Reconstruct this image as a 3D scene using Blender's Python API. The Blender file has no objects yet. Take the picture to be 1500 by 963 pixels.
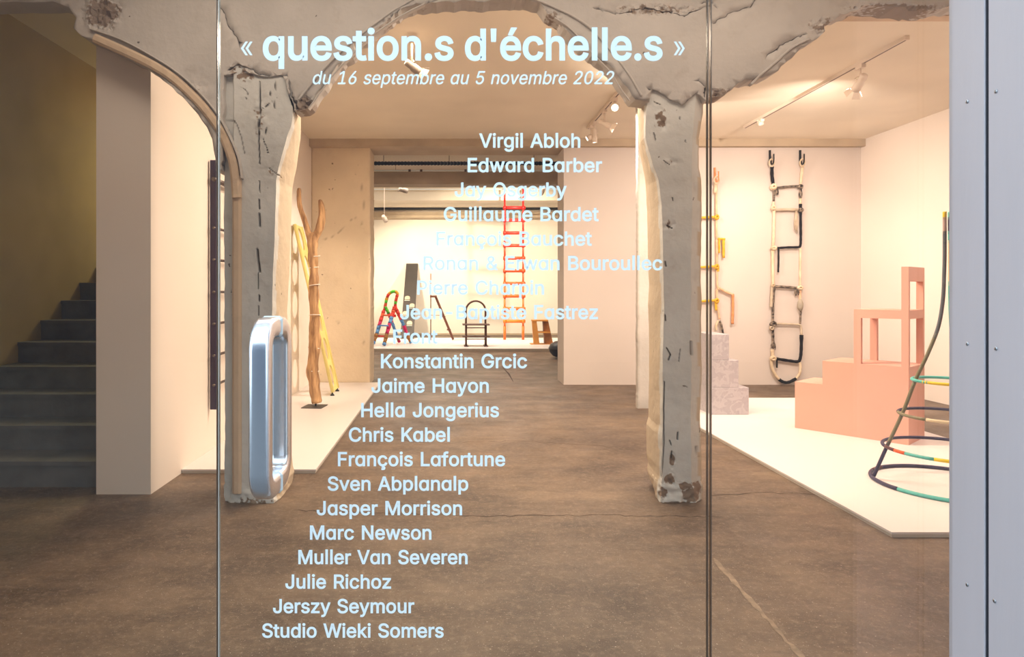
import bpy, math, random
import numpy as np
from mathutils import Vector, Matrix, noise
from mathutils.geometry import delaunay_2d_cdt

# ------------------------------------------------------------------ camera, world, light, exposure
F, H, VX, VY = 950.0, 1.35, 658.0, 425.0      # focal length in px, eye height, vanishing point of the photograph (1500 x 963)
K = F / 810.0
scn = bpy.context.scene
col = scn.collection
cam_d = bpy.data.cameras.new('camera')
cam = bpy.data.objects.new('camera', cam_d)
col.objects.link(cam)
cam.location = (0, 0, H)
cam.rotation_euler = (math.pi / 2, 0, 0)
cam_d.sensor_fit = 'HORIZONTAL'
cam_d.sensor_width = 36.0
cam_d.lens = F / 1500 * 36
cam_d.shift_x = (750 - VX) / 1500
cam_d.shift_y = -(481.5 - VY) / 1500
cam_d.clip_start = 0.05
scn.camera = cam

w = bpy.data.worlds.new('world')
scn.world = w
w.use_nodes = True
w.node_tree.nodes['Background'].inputs[0].default_value = (0.76, 0.92, 1.0, 1)
w.node_tree.nodes['Background'].inputs[1].default_value = 3.2

scn.view_settings.view_transform = 'Standard'
scn.view_settings.look = 'None'
scn.view_settings.gamma = 1.0
scn.view_settings.use_curve_mapping = False
scn.view_settings.exposure = 0.0
scn.cycles.max_bounces = 8
scn.cycles.diffuse_bounces = 5
scn.cycles.transparent_max_bounces = 16
scn.cycles.sample_clamp_indirect = 4.0
scn.cycles.caustics_reflective = False
scn.cycles.caustics_refractive = False

WARM = (1.0, 0.79, 0.60)
def area(name, loc, sx, sy, power, color=WARM, rot=(0, 0, 0)):
    l = bpy.data.lights.new(name, 'AREA'); l.shape = 'RECTANGLE'; l.size = sx; l.size_y = sy
    l.energy = power; l.color = color
    o = bpy.data.objects.new(name, l); o.location = loc; o.rotation_euler = rot; col.objects.link(o)
    return o
# added unseen fill lights: right behind the arcade wall, under the front bay ceiling, behind the beams
area('room_fill_light', (1.0, 5.5, 3.42), 3.2, 0.7, 245)
area('right_bay_fill_light', (4.7, 4.9, 3.42), 1.6, 0.6, 46, (1.0, 0.81, 0.72))
area('front_bay_fill_light', (0.2, 3.3, 3.50), 4.5, 0.5, 44, (1.0, 0.82, 0.66))
area('back_room_fill_light', (-0.2, 14.2, 4.22), 5.0, 1.6, 290, (1.0, 0.88, 0.76))
area('stair_wash_light', (-3.1, 8.6, 3.5), 0.6, 0.6, 48, (1.0, 0.85, 0.42))

# ------------------------------------------------------------------ helpers
def W(px, py, d):
    """world point seen at photograph pixel (px, py) at depth d"""
    return ((px - VX) * d / F, d, H - (py - VY) * d / F)
def dep(py, z=0.0):
    return F * (H - z) / (py - VY)
def lin(c):
    return tuple(((v / 255) / 12.92 if v / 255 <= 0.04045 else ((v / 255 + 0.055) / 1.055) ** 2.4) for v in c) + (1.0,)

def mat(name, rgb, rough=0.6, metal=0.0, var=0.06, scale=4.0, bump=0.0, bscale=60.0, stretch=(1, 1, 1), dark=None, spec=0.5):
    """paint / wood / metal: base colour broken up by two noises, optional fine bump"""
    m = bpy.data.materials.new(name); m.use_nodes = True
    nt = m.node_tree; N = nt.nodes; L = nt.links
    b = N['Principled BSDF']
    b.inputs['Roughness'].default_value = rough; b.inputs['Metallic'].default_value = metal
    b.inputs['Specular IOR Level'].default_value = spec
    tc = N.new('ShaderNodeTexCoord'); mp = N.new('ShaderNodeMapping'); mp.inputs['Scale'].default_value = stretch
    L.new(tc.outputs['Object'], mp.inputs[0])
    n1 = N.new('ShaderNodeTexNoise'); n1.inputs['Scale'].default_value = scale; n1.inputs['Detail'].default_value = 6
    L.new(mp.outputs[0], n1.inputs['Vector'])
    mx = N.new('ShaderNodeMix'); mx.data_type = 'RGBA'
    c = lin(rgb); d = lin(dark) if dark else tuple(v * (1 - var * 2) for v in c[:3]) + (1,)
    mx.inputs['A'].default_value = d; mx.inputs['B'].default_value = tuple(min(1, v * (1 + var * .5)) for v in c[:3]) + (1,)
    mr = N.new('ShaderNodeMapRange'); mr.inputs[1].default_value = .3; mr.inputs[2].default_value = .65
    L.new(n1.outputs['Fac'], mr.inputs[0]); L.new(mr.outputs[0], mx.inputs['Factor'])
    L.new(mx.outputs['Result'], b.inputs['Base Color'])
    if bump:
        n2 = N.new('ShaderNodeTexNoise'); n2.inputs['Scale'].default_value = bscale; n2.inputs['Detail'].default_value = 5
        L.new(mp.outputs[0], n2.inputs['Vector'])
        bp = N.new('ShaderNodeBump'); bp.inputs['Strength'].default_value = bump; bp.inputs['Distance'].default_value = .01
        L.new(n2.outputs['Fac'], bp.inputs['Height']); L.new(bp.outputs[0], b.inputs['Normal'])
    return m

def plaster(name, rgb, dark=(70, 60, 54), bare=(128, 104, 84), chip=.71, var=.07):
    """old cracked plaster: wear (dark crack dirt) and bare (exposed mortar) come from vertex attributes, plus small chips"""
    m = mat(name, rgb, .85, var=var, scale=2.2, bump=.35, bscale=28)
    nt = m.node_tree; N = nt.nodes; L = nt.links; b = N['Principled BSDF']
    src = b.inputs['Base Color'].links[0].from_socket
    tc = next(n for n in N if n.type == 'TEX_COORD')
    def mixin(fac, colr, src):
        x = N.new('ShaderNodeMix'); x.data_type = 'RGBA'; x.inputs['B'].default_value = lin(colr)
        L.new(fac, x.inputs['Factor']); L.new(src, x.inputs['A']); return x.outputs['Result']
    # mottled grime
    g = N.new('ShaderNodeTexNoise'); g.inputs['Scale'].default_value = 9; g.inputs['Detail'].default_value = 8; g.inputs['Roughness'].default_value = .7
    L.new(tc.outputs['Object'], g.inputs['Vector'])
    gr = N.new('ShaderNodeMapRange'); gr.inputs[1].default_value = .55; gr.inputs[2].default_value = .8; gr.inputs[4].default_value = .35
    L.new(g.outputs['Fac'], gr.inputs[0]); src = mixin(gr.outputs[0], bare, src)
    a2 = N.new('ShaderNodeAttribute'); a2.attribute_name = 'bare'
    n3 = N.new('ShaderNodeTexNoise'); n3.inputs['Scale'].default_value = 34; n3.inputs['Detail'].default_value = 6
    L.new(tc.outputs['Object'], n3.inputs['Vector'])
    m3 = N.new('ShaderNodeMath'); m3.operation = 'MULTIPLY_ADD'; m3.inputs[1].default_value = 1.6; m3.inputs[2].default_value = -.8
    L.new(n3.outputs['Fac'], m3.inputs[0])
    m4 = N.new('ShaderNodeMath'); m4.operation = 'ADD'; L.new(a2.outputs['Fac'], m4.inputs[0]); L.new(m3.outputs[0], m4.inputs[1])
    m5 = N.new('ShaderNodeMapRange'); m5.inputs[1].default_value = .45; m5.inputs[2].default_value = .62
    L.new(m4.outputs[0], m5.inputs[0]); src = mixin(m5.outputs[0], bare, src)
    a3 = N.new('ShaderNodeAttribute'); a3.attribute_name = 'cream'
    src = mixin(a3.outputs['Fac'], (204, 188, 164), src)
    a1 = N.new('ShaderNodeAttribute'); a1.attribute_name = 'wear'
    src = mixin(a1.outputs['Fac'], dark, src)
    n4 = N.new('ShaderNodeTexNoise'); n4.inputs['Scale'].default_value = 17; n4.inputs['Detail'].default_value = 3
    L.new(tc.outputs['Object'], n4.inputs['Vector'])
    m6 = N.new('ShaderNodeMapRange'); m6.inputs[1].default_value = chip; m6.inputs[2].default_value = chip + .02; m6.inputs[4].default_value = .8
    L.new(n4.outputs['Fac'], m6.inputs[0]); src = mixin(m6.outputs[0], dark, src)
    L.new(src, b.inputs['Base Color'])
    return m

def emit(name, rgb, s):
    m = bpy.data.materials.new(name); m.use_nodes = True; nt = m.node_tree; nt.nodes.clear()
    e = nt.nodes.new('ShaderNodeEmission'); e.inputs[0].default_value = lin(rgb); e.inputs[1].default_value = s
    o = nt.nodes.new('ShaderNodeOutputMaterial'); nt.links.new(e.outputs[0], o.inputs[0]); return m

def pane_glass():
    m = bpy.data.materials.new('shop_glass'); m.use_nodes = True; nt = m.node_tree; nt.nodes.clear()
    t = nt.nodes.new('ShaderNodeBsdfTransparent'); t.inputs[0].default_value = (.975, .985, .98, 1)
    g = nt.nodes.new('ShaderNodeBsdfGlossy'); g.inputs['Roughness'].default_value = 0
    f = nt.nodes.new('ShaderNodeFresnel'); 
    ge = nt.nodes.new('ShaderNodeNewGeometry'); mr = nt.nodes.new('ShaderNodeMapRange')   # same reflectance leaving the pane as entering it
    mr.inputs[3].default_value = 1.5; mr.inputs[4].default_value = 1 / 1.5
    nt.links.new(ge.outputs['Backfacing'], mr.inputs[0]); nt.links.new(mr.outputs[0], f.inputs[0])
    x = nt.nodes.new('ShaderNodeMixShader'); o = nt.nodes.new('ShaderNodeOutputMaterial')
    nt.links.new(f.outputs[0], x.inputs[0]); nt.links.new(t.outputs[0], x.inputs[1]); nt.links.new(g.outputs[0], x.inputs[2]); nt.links.new(x.outputs[0], o.inputs[0])
    return m

def tag(o, label=None, cat=None, group=None, kind=None):
    if label: o['label'] = label
    if cat: o['category'] = cat
    if group: o['group'] = group
    if kind: o['kind'] = kind
    return o
def empty(name, loc, label=None, cat=None, group=None, kind=None):
    o = bpy.data.objects.new(name, None); o.location = loc; o.empty_display_size = .1; col.objects.link(o)
    return tag(o, label, cat, group, kind)
WPOS = {}
def wpos(o):
    p = Vector(o.location)
    while o.parent: o = o.parent; p += Vector(o.location)
    return p

class MB:
    """mesh builder in world (or local) coordinates"""
    def __init__(s): s.v = []; s.f = []; s.sm = []
    def add(s, vs, fs, smooth=False):
        n = len(s.v); s.v += [tuple(v) for v in vs]
        for f in fs: s.f.append(tuple(i + n for i in f)); s.sm.append(smooth)
        return s
    def box(s, x0, x1, y0, y1, z0, z1, bev=0.0):
        if bev:
            b = bev; vs = []; 
            for z, ins in ((z0, b), (z0 + b, 0), (z1 - b, 0), (z1, b)):
                vs += [(x0 + ins + (b if not ins else 0), y0 + ins, z), (x1 - ins - (b if not ins else 0), y0 + ins, z), (x1 - ins, y0 + ins + (b if not ins else 0), z), (x1 - ins, y1 - ins - (b if not ins else 0), z),
                       (x1 - ins - (b if not ins else 0), y1 - ins, z), (x0 + ins + (b if not ins else 0), y1 - ins, z), (x0 + ins, y1 - ins - (b if not ins else 0), z), (x0 + ins, y0 + ins + (b if not ins else 0), z)]
            fs = [tuple(range(7, -1, -1)), tuple(range(24, 32))]
            for k in range(3):
                for i in range(8): fs.append((k * 8 + i, k * 8 + (i + 1) % 8, k * 8 + 8 + (i + 1) % 8, k * 8 + 8 + i))
            return s.add(vs, fs)
        return s.add([(x0, y0, z0), (x1, y0, z0), (x1, y1, z0), (x0, y1, z0), (x0, y0, z1), (x1, y0, z1), (x1, y1, z1), (x0, y1, z1)],
                     [(3, 2, 1, 0), (4, 5, 6, 7), (0, 1, 5, 4), (1, 2, 6, 5), (2, 3, 7, 6), (3, 0, 4, 7)])
    def hexa(s, p):      # eight corners: bottom four, top four
        return s.add(p, [(3, 2, 1, 0), (4, 5, 6, 7), (0, 1, 5, 4), (1, 2, 6, 5), (2, 3, 7, 6), (3, 0, 4, 7)])
    def prism(s, poly, off, smooth=False):   # polygon of 3D points extruded by vector off
        n = len(poly); off = Vector(off)
        vs = [Vector(p) for p in poly] + [Vector(p) + off for p in poly]
        fs = [tuple(range(n - 1, -1, -1)), tuple(range(n, 2 * n))] + [(i, (i + 1) % n, n + (i + 1) % n, n + i) for i in range(n)]
        return s.add(vs, fs, smooth)
    def tube(s, pts, r, seg=10, cap=True, smooth=True, flat=None, rough=0.0, twist=0.0, closed=False):
        P = [Vector(p) for p in pts]; n = len(P)
        R = [r] * n if not hasattr(r, '__len__') else list(r)
        t0 = (P[1] - P[0]).normalized(); a = Vector((0, 0, 1)) if abs(t0.z) < .9 else Vector((0, 1, 0))
        u = t0.cross(a).normalized(); vs = []
        for i in range(n):
            if closed: t = (P[(i + 1) % n] - P[i - 1]).normalized()
            else: t = (P[min(i + 1, n - 1)] - P[max(i - 1, 0)]).normalized()
            u = (u - t * u.dot(t)).normalized(); v = t.cross(u)
            for k in range(seg):
                an = 2 * math.pi * k / seg + twist * i; rr = R[i]
                if rough: rr *= 1 + rough * noise.noise(Vector((math.cos(an) * 1.3 + P[i].x * 3, math.sin(an) * 1.3, P[i].z * 6 + P[i].x * 5)))
                vs.append(P[i] + u * math.cos(an) * rr + v * math.sin(an) * rr * (flat or 1))
        fs = []
        m = n if closed else n - 1
        for i in range(m):
            j = (i + 1) % n
            for k in range(seg): fs.append((i * seg + k, i * seg + (k + 1) % seg, j * seg + (k + 1) % seg, j * seg + k))
        if cap and not closed: fs += [tuple(range(seg - 1, -1, -1)), tuple(range((n - 1) * seg, n * seg))]
        return s.add(vs, fs, smooth)
    def beam(s, a, b, wx, wy):   # square bar from a to b, wx across, wy along +y
        a = Vector(a); b = Vector(b); t = (b - a).normalized()
        yv = Vector((0, 1, 0)); yv = (yv - t * yv.dot(t)).normalized() if abs(t.y) < .95 else Vector((0, 0, 1)); xv = t.cross(yv)
        q = [(-.5, -.5), (.5, -.5), (.5, .5), (-.5, .5)]
        return s.hexa([a + xv * i * wx + yv * j * wy for i, j in q] + [b + xv * i * wx + yv * j * wy for i, j in q])
    def lathe(s, prof, c, ax=(0, 0, 1), seg=20, smooth=True):
        ax = Vector(ax).normalized(); a = Vector((0, 0, 1)) if abs(ax.z) < .9 else Vector((1, 0, 0))
        u = ax.cross(a).normalized(); v = ax.cross(u); c = Vector(c); vs = []; n = len(prof)
        for r, h in prof:
            for k in range(seg):
                an = 2 * math.pi * k / seg; vs.append(c + ax * h + (u * math.cos(an) + v * math.sin(an)) * max(r, 1e-4))
        fs = [(i * seg + k, i * seg + (k + 1) % seg, (i + 1) * seg + (k + 1) % seg, (i + 1) * seg + k) for i in range(n - 1) for k in range(seg)]
        fs += [tuple(range(seg - 1, -1, -1)), tuple(range((n - 1) * seg, n * seg))]
        return s.add(vs, fs, smooth)
    def build(s, name, m, parent=None, local=False, attrs=None):
        me = bpy.data.meshes.new(name)
        off = Vector((0, 0, 0)) if (parent is None or local) else wpos(parent)
        me.from_pydata([tuple(Vector(v) - off) for v in s.v], [], s.f)
        me.materials.append(m)
        me.polygons.foreach_set('use_smooth', s.sm)
        if attrs:
            for k, vals in attrs.items():
                a = me.attributes.new(k, 'FLOAT', 'POINT'); a.data.foreach_set('value', np.asarray(vals, dtype=np.float32))
        me.validate(); me.update()
        import bmesh
        bm = bmesh.new(); bm.from_mesh(me); bmesh.ops.recalc_face_normals(bm, faces=bm.faces); bm.to_mesh(me); bm.free()
        o = bpy.data.objects.new(name, me); col.objects.link(o); o.parent = parent
        return o
def struct(name, mb, m, **k):
    return tag(mb.build(name, m, **k), kind='structure')
def smooth_path(pts, n=8):
    """Catmull-Rom through points"""
    P = [Vector(p) for p in pts]; out = []
    for i in range(len(P) - 1):
        p0 = P[max(i - 1, 0)]; p1 = P[i]; p2 = P[i + 1]; p3 = P[min(i + 2, len(P) - 1)]
        for k in range(n):
            t = k / n
            out.append(.5 * ((2 * p1) + (p2 - p0) * t + (2 * p0 - 5 * p1 + 4 * p2 - p3) * t * t + (3 * p1 - p0 - 3 * p2 + p3) * t ** 3))
    out.append(P[-1]); return out
def lerp_list(vals, n):
    xs = np.linspace(0, len(vals) - 1, n); return list(np.interp(xs, range(len(vals)), vals))

# ------------------------------------------------------------------ materials
M = {}
M['white'] = mat('white_wall_paint', (236, 226, 216), .75, var=.02, scale=1.2, bump=.05, bscale=40)
M['greywhite'] = mat('greyish_white_paint', (214, 203, 195), .7, var=.02, scale=1.2, bump=.05)
M['cream'] = mat('cream_wall_paint', (236, 228, 216), .8, var=.03, scale=1.5)
M['ceiling'] = mat('ceiling_paint', (238, 228, 210), .85, var=.05, scale=1.0, bump=.1, bscale=15)
M['beam'] = mat('tan_beam_plaster', (190, 172, 148), .85, var=.1, scale=2.5, bump=.25, bscale=20)
M['oldwall'] = plaster('old_cream_plaster', (222, 204, 176), dark=(96, 76, 56), bare=(186, 160, 128), chip=.73, var=.05)
M['arcade'] = plaster('arcade_grey_plaster', (200, 194, 188), bare=(150, 134, 120), chip=.76)
M['column'] = plaster('column_grey_plaster', (216, 216, 212), bare=(140, 120, 102), chip=.72)
M['moulding'] = plaster('beige_moulding_plaster', (222, 198, 170), bare=(170, 146, 122), chip=.76)
M['stairwall'] = mat('stairwell_ochre_paint', (184, 164, 122), .85, var=.08, scale=1.3, bump=.1)
M['step'] = mat('dark_grey_step_concrete', (112, 112, 114), .75, var=.12, scale=5, bump=.3, bscale=30)
M['podium'] = mat('white_podium_laminate', (228, 222, 220), .4, var=.015, scale=1)
M['podium_edge'] = mat('podium_edge_board', (206, 198, 186), .6, var=.04, scale=4)
M['frame'] = mat('painted_grey_frame', (196, 192, 202), .45, var=.03, scale=6, stretch=(1, 1, .15), bump=.05)
M['dark'] = mat('dark_rubber', (34, 36, 48), .7)
M['screw'] = mat('zinc_screw', (190, 196, 206), .35, metal=.9)
M['vinyl'] = mat('white_vinyl', (234, 245, 251), .6, var=.005)
M['chrome'] = mat('polished_steel', (236, 240, 250), .27, metal=1.0, var=.01)
M['glass'] = pane_glass()
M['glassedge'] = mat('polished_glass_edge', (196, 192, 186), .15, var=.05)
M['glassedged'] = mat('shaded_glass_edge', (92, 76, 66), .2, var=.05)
M['street'] = mat('street_asphalt', (84, 86, 90), .9, var=.1, scale=4, bump=.3)
M['facade'] = mat('opposite_facade_render', (84, 90, 104), .9, var=.1, scale=1)
M['metalwhite'] = mat('white_lacquered_metal', (222, 206, 190), .45, var=.02)
M['metalgrey'] = mat('grey_lacquered_metal', (150, 136, 122), .5, var=.04)
M['slot'] = mat('dark_track_slot', (70, 48, 34), .6)
M['bulb'] = emit('lit_lamp_lens', (255, 240, 220), 7)
M['black'] = mat('matt_black', (22, 20, 20), .7)

def floor_mat():
    m = bpy.data.materials.new('worn_brown_screed'); m.use_nodes = True
    nt = m.node_tree; N = nt.nodes; L = nt.links; b = N['Principled BSDF']
    tc = N.new('ShaderNodeTexCoord')
    def nz(scale, det, st=(1, 1, 1), rough=.6):
        mp = N.new('ShaderNodeMapping'); mp.inputs['Scale'].default_value = st; L.new(tc.outputs['Object'], mp.inputs[0])
        n = N.new('ShaderNodeTexNoise'); n.inputs['Scale'].default_value = scale; n.inputs['Detail'].default_value = det; n.inputs['Roughness'].default_value = rough
        L.new(mp.outputs[0], n.inputs['Vector']); return n.outputs['Fac']
    def rng(s, a, c, lo=0, hi=1):
        r = N.new('ShaderNodeMapRange'); r.inputs[1].default_value = a; r.inputs[2].default_value = c; r.inputs[3].default_value = lo; r.inputs[4].default_value = hi
        L.new(s, r.inputs[0]); return r.outputs[0]
    def mix(f, a, c):
        x = N.new('ShaderNodeMix'); x.data_type = 'RGBA'
        L.new(f, x.inputs['Factor'])
        if isinstance(a, tuple): x.inputs['A'].default_value = a
        else: L.new(a, x.inputs['A'])
        if isinstance(c, tuple): x.inputs['B'].default_value = c
        else: L.new(c, x.inputs['B'])
        return x.outputs['Result']
    c = mix(rng(nz(1.1, 8, (1, 1.2, 1), .65), .36, .64), lin((70, 53, 39)), lin((118, 97, 76)))
    c = mix(rng(nz(3.2, 8, (.5, 1.8, 1), .7), .46, .68, 0, .75), c, lin((66, 49, 36)))      # darker smears
    c = mix(rng(nz(26, 6, (1, 1, 1), .8), .5, .75, 0, .5), c, lin((170, 148, 126)))         # pale grit
    c = mix(rng(nz(120, 3), .64, .70, 0, .75), c, lin((215, 202, 186)))                      # bright specks
    c = mix(rng(nz(60, 3), .66, .72, 0, .7), c, lin((50, 37, 28)))
    L.new(c, b.inputs['Base Color'])
    L.new(rng(nz(2.4, 6), .3, .7, .34, .6), b.inputs['Roughness'])
    bp = N.new('ShaderNodeBump'); bp.inputs['Strength'].default_value = .4; bp.inputs['Distance'].default_value = .01
    L.new(nz(40, 10, (1, 1, 1), .8), bp.inputs['Height']); L.new(bp.outputs[0], b.inputs['Normal'])
    return m
M['floor'] = floor_mat()
# ------------------------------------------------------------------ the setting
G = 1.70                                  # shop glass plane
YA = 3.5 * K; YAB = 3.64 * K              # arcade wall, front and back
YB = 7.80 * K                             # wall with the rope ladders
ZC, ZF = 3.48, 3.57
YR = 16.6 * K                             # far wall of the back room
XR, XL = 5.86, -1.97
struct('floor', MB().box(-4.6, 6.3, G - .06, YR + .3, -.2, 0), M['floor'])
struct('street', MB().box(-12, 12, -9, G - .06, -.25, -.03), M['street'])
struct('wall_street', MB().box(-12, 12, -9.5, -9, -.2, 7.0), M['facade'])
struct('ceiling', MB().box(XL - .1, XR + .2, YAB, 8.31 * K, ZC, ZC + .2), M['ceiling'])
struct('ceiling_front', MB().box(-4.1, XR + .2, G - .02, YA - .004, ZF, ZF + .2), M['ceiling'])
struct('ceiling_stair', MB().box(-4.1, XL - .1, YAB, 8.31 * K, 3.73, 3.93), M['ceiling'])
struct('ceiling_back', MB().box(-4.6, XR + .2, 8.31 * K, 10.3 * K, ZC, ZC + .2), M['ceiling'])
struct('ceiling_high', MB().box(-4.6, XR + .2, 10.3 * K, 14.75 * K, 4.3, 4.5), M['ceiling'])
struct('ceiling_low', MB().box(-4.6, XR + .2, 14.75 * K, YR + .3, 3.74, 3.94), M['ceiling'])
struct('wall_left', MB().box(-2.33, XL, 3.65 * K, 8.0 * K, 0, 3.73), M['white'])
struct('wall_right', MB().box(XR, XR + .2, G - .02, YR + .3, 0, 4.5), M['white'])
struct('wall_stair', MB().box(-4.0, -3.8, G - .02, 8.31 * K, 0, 3.93), M['stairwall'])
struct('wall_stair_end', MB().box(-3.8, -2.33, 8.1 * K, 8.31 * K, 0, 3.93), M['stairwall'])
struct('wall_middle', MB().box(1.63, XR, 7.87 * K, 8.31 * K, 0, 3.376), M['greywhite'])
struct('wall_back', MB().box(-4.6, XR, YR, YR + .3, 0, 3.74), M['cream'])
struct('wall_back_side', MB().box(-4.8, -4.6, 8.31 * K, YR + .3, 0, 4.5), M['cream'])
struct('wall_back_turn', MB().box(-4.6, -2.33, 8.31 * K, 8.5 * K, 0, ZC), M['cream'])
struct('wall_shopfront', MB().box(-4.1, -1.36, G - .1, G + .12, -.1, 3.8).box(1.46, XR + .2, G - .1, G + .12, -.1, 3.8)
       .box(-1.36, 1.46, G - .1, G + .12, 3.0, 3.8), M['greywhite'])
struct('baseboard_back', MB().box(-4.6, XR, YR - .02, YR, 0, .05), M['beam'])
# beams overhead
struct('trim_1', MB().box(XL, 5.86, 7.78 * K, 8.31 * K, 3.376, ZC), M['beam'])
struct('trim_2', MB().box(-4.6, XR, 9.97 * K, 10.3 * K, 3.26, 4.5), M['beam'])
struct('trim_3', MB().box(-4.6, XR, 14.6 * K, 14.78 * K, 3.72, 4.5), M['ceiling'])
struct('trim_4', MB().box(-4.6, XR, 16.1 * K, YR, 3.46, 3.63), M['beam'])
struct('trim_5', MB().box(-4.6, XR, 10.32 * K, 10.5 * K, 3.62, 4.5), M['beam'])

def wear_of(px, py, cracks, width=1.6):
    """0..1 closeness of pixel points to crack polylines"""
    out = np.zeros(len(px)); P = np.stack([px, py], 1)
    for c in cracks:
        wd = c[1]
        q = np.array(c[0], float)
        for a, b in zip(q[:-1], q[1:]):
            ab = b - a; t = np.clip(((P - a) @ ab) / max(ab @ ab, 1e-6), 0, 1)
            d = np.hypot(*(P - (a + t[:, None] * ab)).T)
            out = np.maximum(out, np.clip(1.25 - d / wd, 0, 1))
    return out
def blob_of(px, py, blobs):
    out = np.zeros(len(px))
    for cx, cy, rx, ry, amp in blobs:
        out = np.maximum(out, amp * np.clip(1.25 - np.hypot((px - cx) / rx, (py - cy) / ry), 0, 1))
    return out
def jag(pts, step=9, amp=1.3, seed=1):
    """pixel polyline resampled with a ragged edge"""
    rnd = random.Random(seed); out = []
    for (x0, y0), (x1, y1) in zip(pts[:-1], pts[1:]):
        n = max(1, int(math.hypot(x1 - x0, y1 - y0) / step))
        for k in range(n):
            t = k / n; a = amp if k else amp * .3
            out.append((x0 + (x1 - x0) * t + rnd.uniform(-a, a), y0 + (y1 - y0) * t + rnd.uniform(-a, a)))
    out.append(pts[-1]); return out

# contour of the openings, measured on the rear edge of the arcade wall
left_arch = [(-221, 420), (-221, 200), (-190, 110), (-130, 50), (-60, 25), (28, 20), (100, 19), (122, 27), (133, 42), (129, 56), (140, 67), (170, 79), (195, 92), (219, 104), (245, 121),
             (268, 139), (290, 161), (305, 178), (317, 196), (325, 213), (329, 240), (330, 258)]
left_col = [(338, 256), (341, 168), (340, 122), (362, 115), (390, 122), (405, 124), (423, 121), (427, 130), (432, 150), (440, 172)]
mid_arch = [(455, 170), (462, 165), (470, 150), (480, 138), (487, 125), (500, 107), (515, 96), (525, 88), (523, 76), (540, 70), (548, 62), (570, 44), (590, 29), (612, 21), (640, 20), (670, 17),
            (700, 18), (735, 15), (772, 16), (786, 20), (796, 34), (815, 44), (820, 55), (840, 75), (860, 92), (885, 110), (900, 130), (912, 145), (920, 157), (933, 158)]
right_col = [(940, 160), (944, 142), (964, 152), (986, 164), (1006, 147), (1020, 158)]
right_arch = [(1032, 152), (1046, 150), (1060, 138), (1075, 128), (1098, 127), (1115, 120), (1125, 110), (1150, 88), (1180, 68), (1188, 60), (1186, 52), (1204, 42), (1225, 32), (1247, 23),
              (1270, 24), (1292, 27), (1310, 29), (1335, 31), (1360, 25), (1395, 21), (1500, 20), (1700, 25), (1850, 70), (1960, 150), (2012, 260), (2012, 420)]
bottom = jag(left_arch, 10, 1.0, 1) + jag(left_col, 7, 1.8, 2) + jag(mid_arch, 6, 1.5, 3) + jag(right_col, 6, 1.5, 4) + jag(right_arch, 6, 1.6, 5)
cracks_wall = [([(322, 10), (330, 20), (333, 35), (343, 50), (349, 60)], 1.2), ([(424, 121), (426, 140), (434, 155), (440, 170)], 2.8),
               ([(1028, 5), (1040, 0), (1050, 10)], 1.2), ([(590, 12), (575, 22), (566, 34)], 1.8), ([(640, 0), (610, 10), (593, 20)], 1.4),
               ([(782, 8), (800, 22), (812, 40), (826, 52)], 2.2), ([(1108, -4), (1100, 10), (1075, 16), (1045, 34)], 1.3),
               ([(1124, 80), (1150, 62), (1180, 50)], 1.0), ([(1030, 150), (1036, 125), (1024, 118)], 1.6),
               ([(952, 131), (974, 142), (997, 156), (1022, 136)], 1.6), ([(536, 60), (528, 72), (540, 82)], 1.4),
               ([(870, 12), (900, 20), (950, 12), (1000, 22), (1040, 8)], .9), ([(335, 102), (350, 95), (362, 99), (378, 108), (400, 112), (420, 110)], 1.4)]
blobs_wall = [(150, 18, 30, 30, 1.0), (447, 155, 18, 16, 1.0), (805, 35, 22, 22, .9), (350, 103, 18, 9, 1.0), (1060, 140, 30, 12, .9), (575, 34, 26, 12, .7),
              (1215, 38, 40, 14, .7), (1320, 12, 90, 8, .9), (960, 14, 80, 10, .6), (690, 8, 100, 8, .5), (285, 130, 28, 22, .35), (525, 80, 14, 12, .7)]
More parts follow.
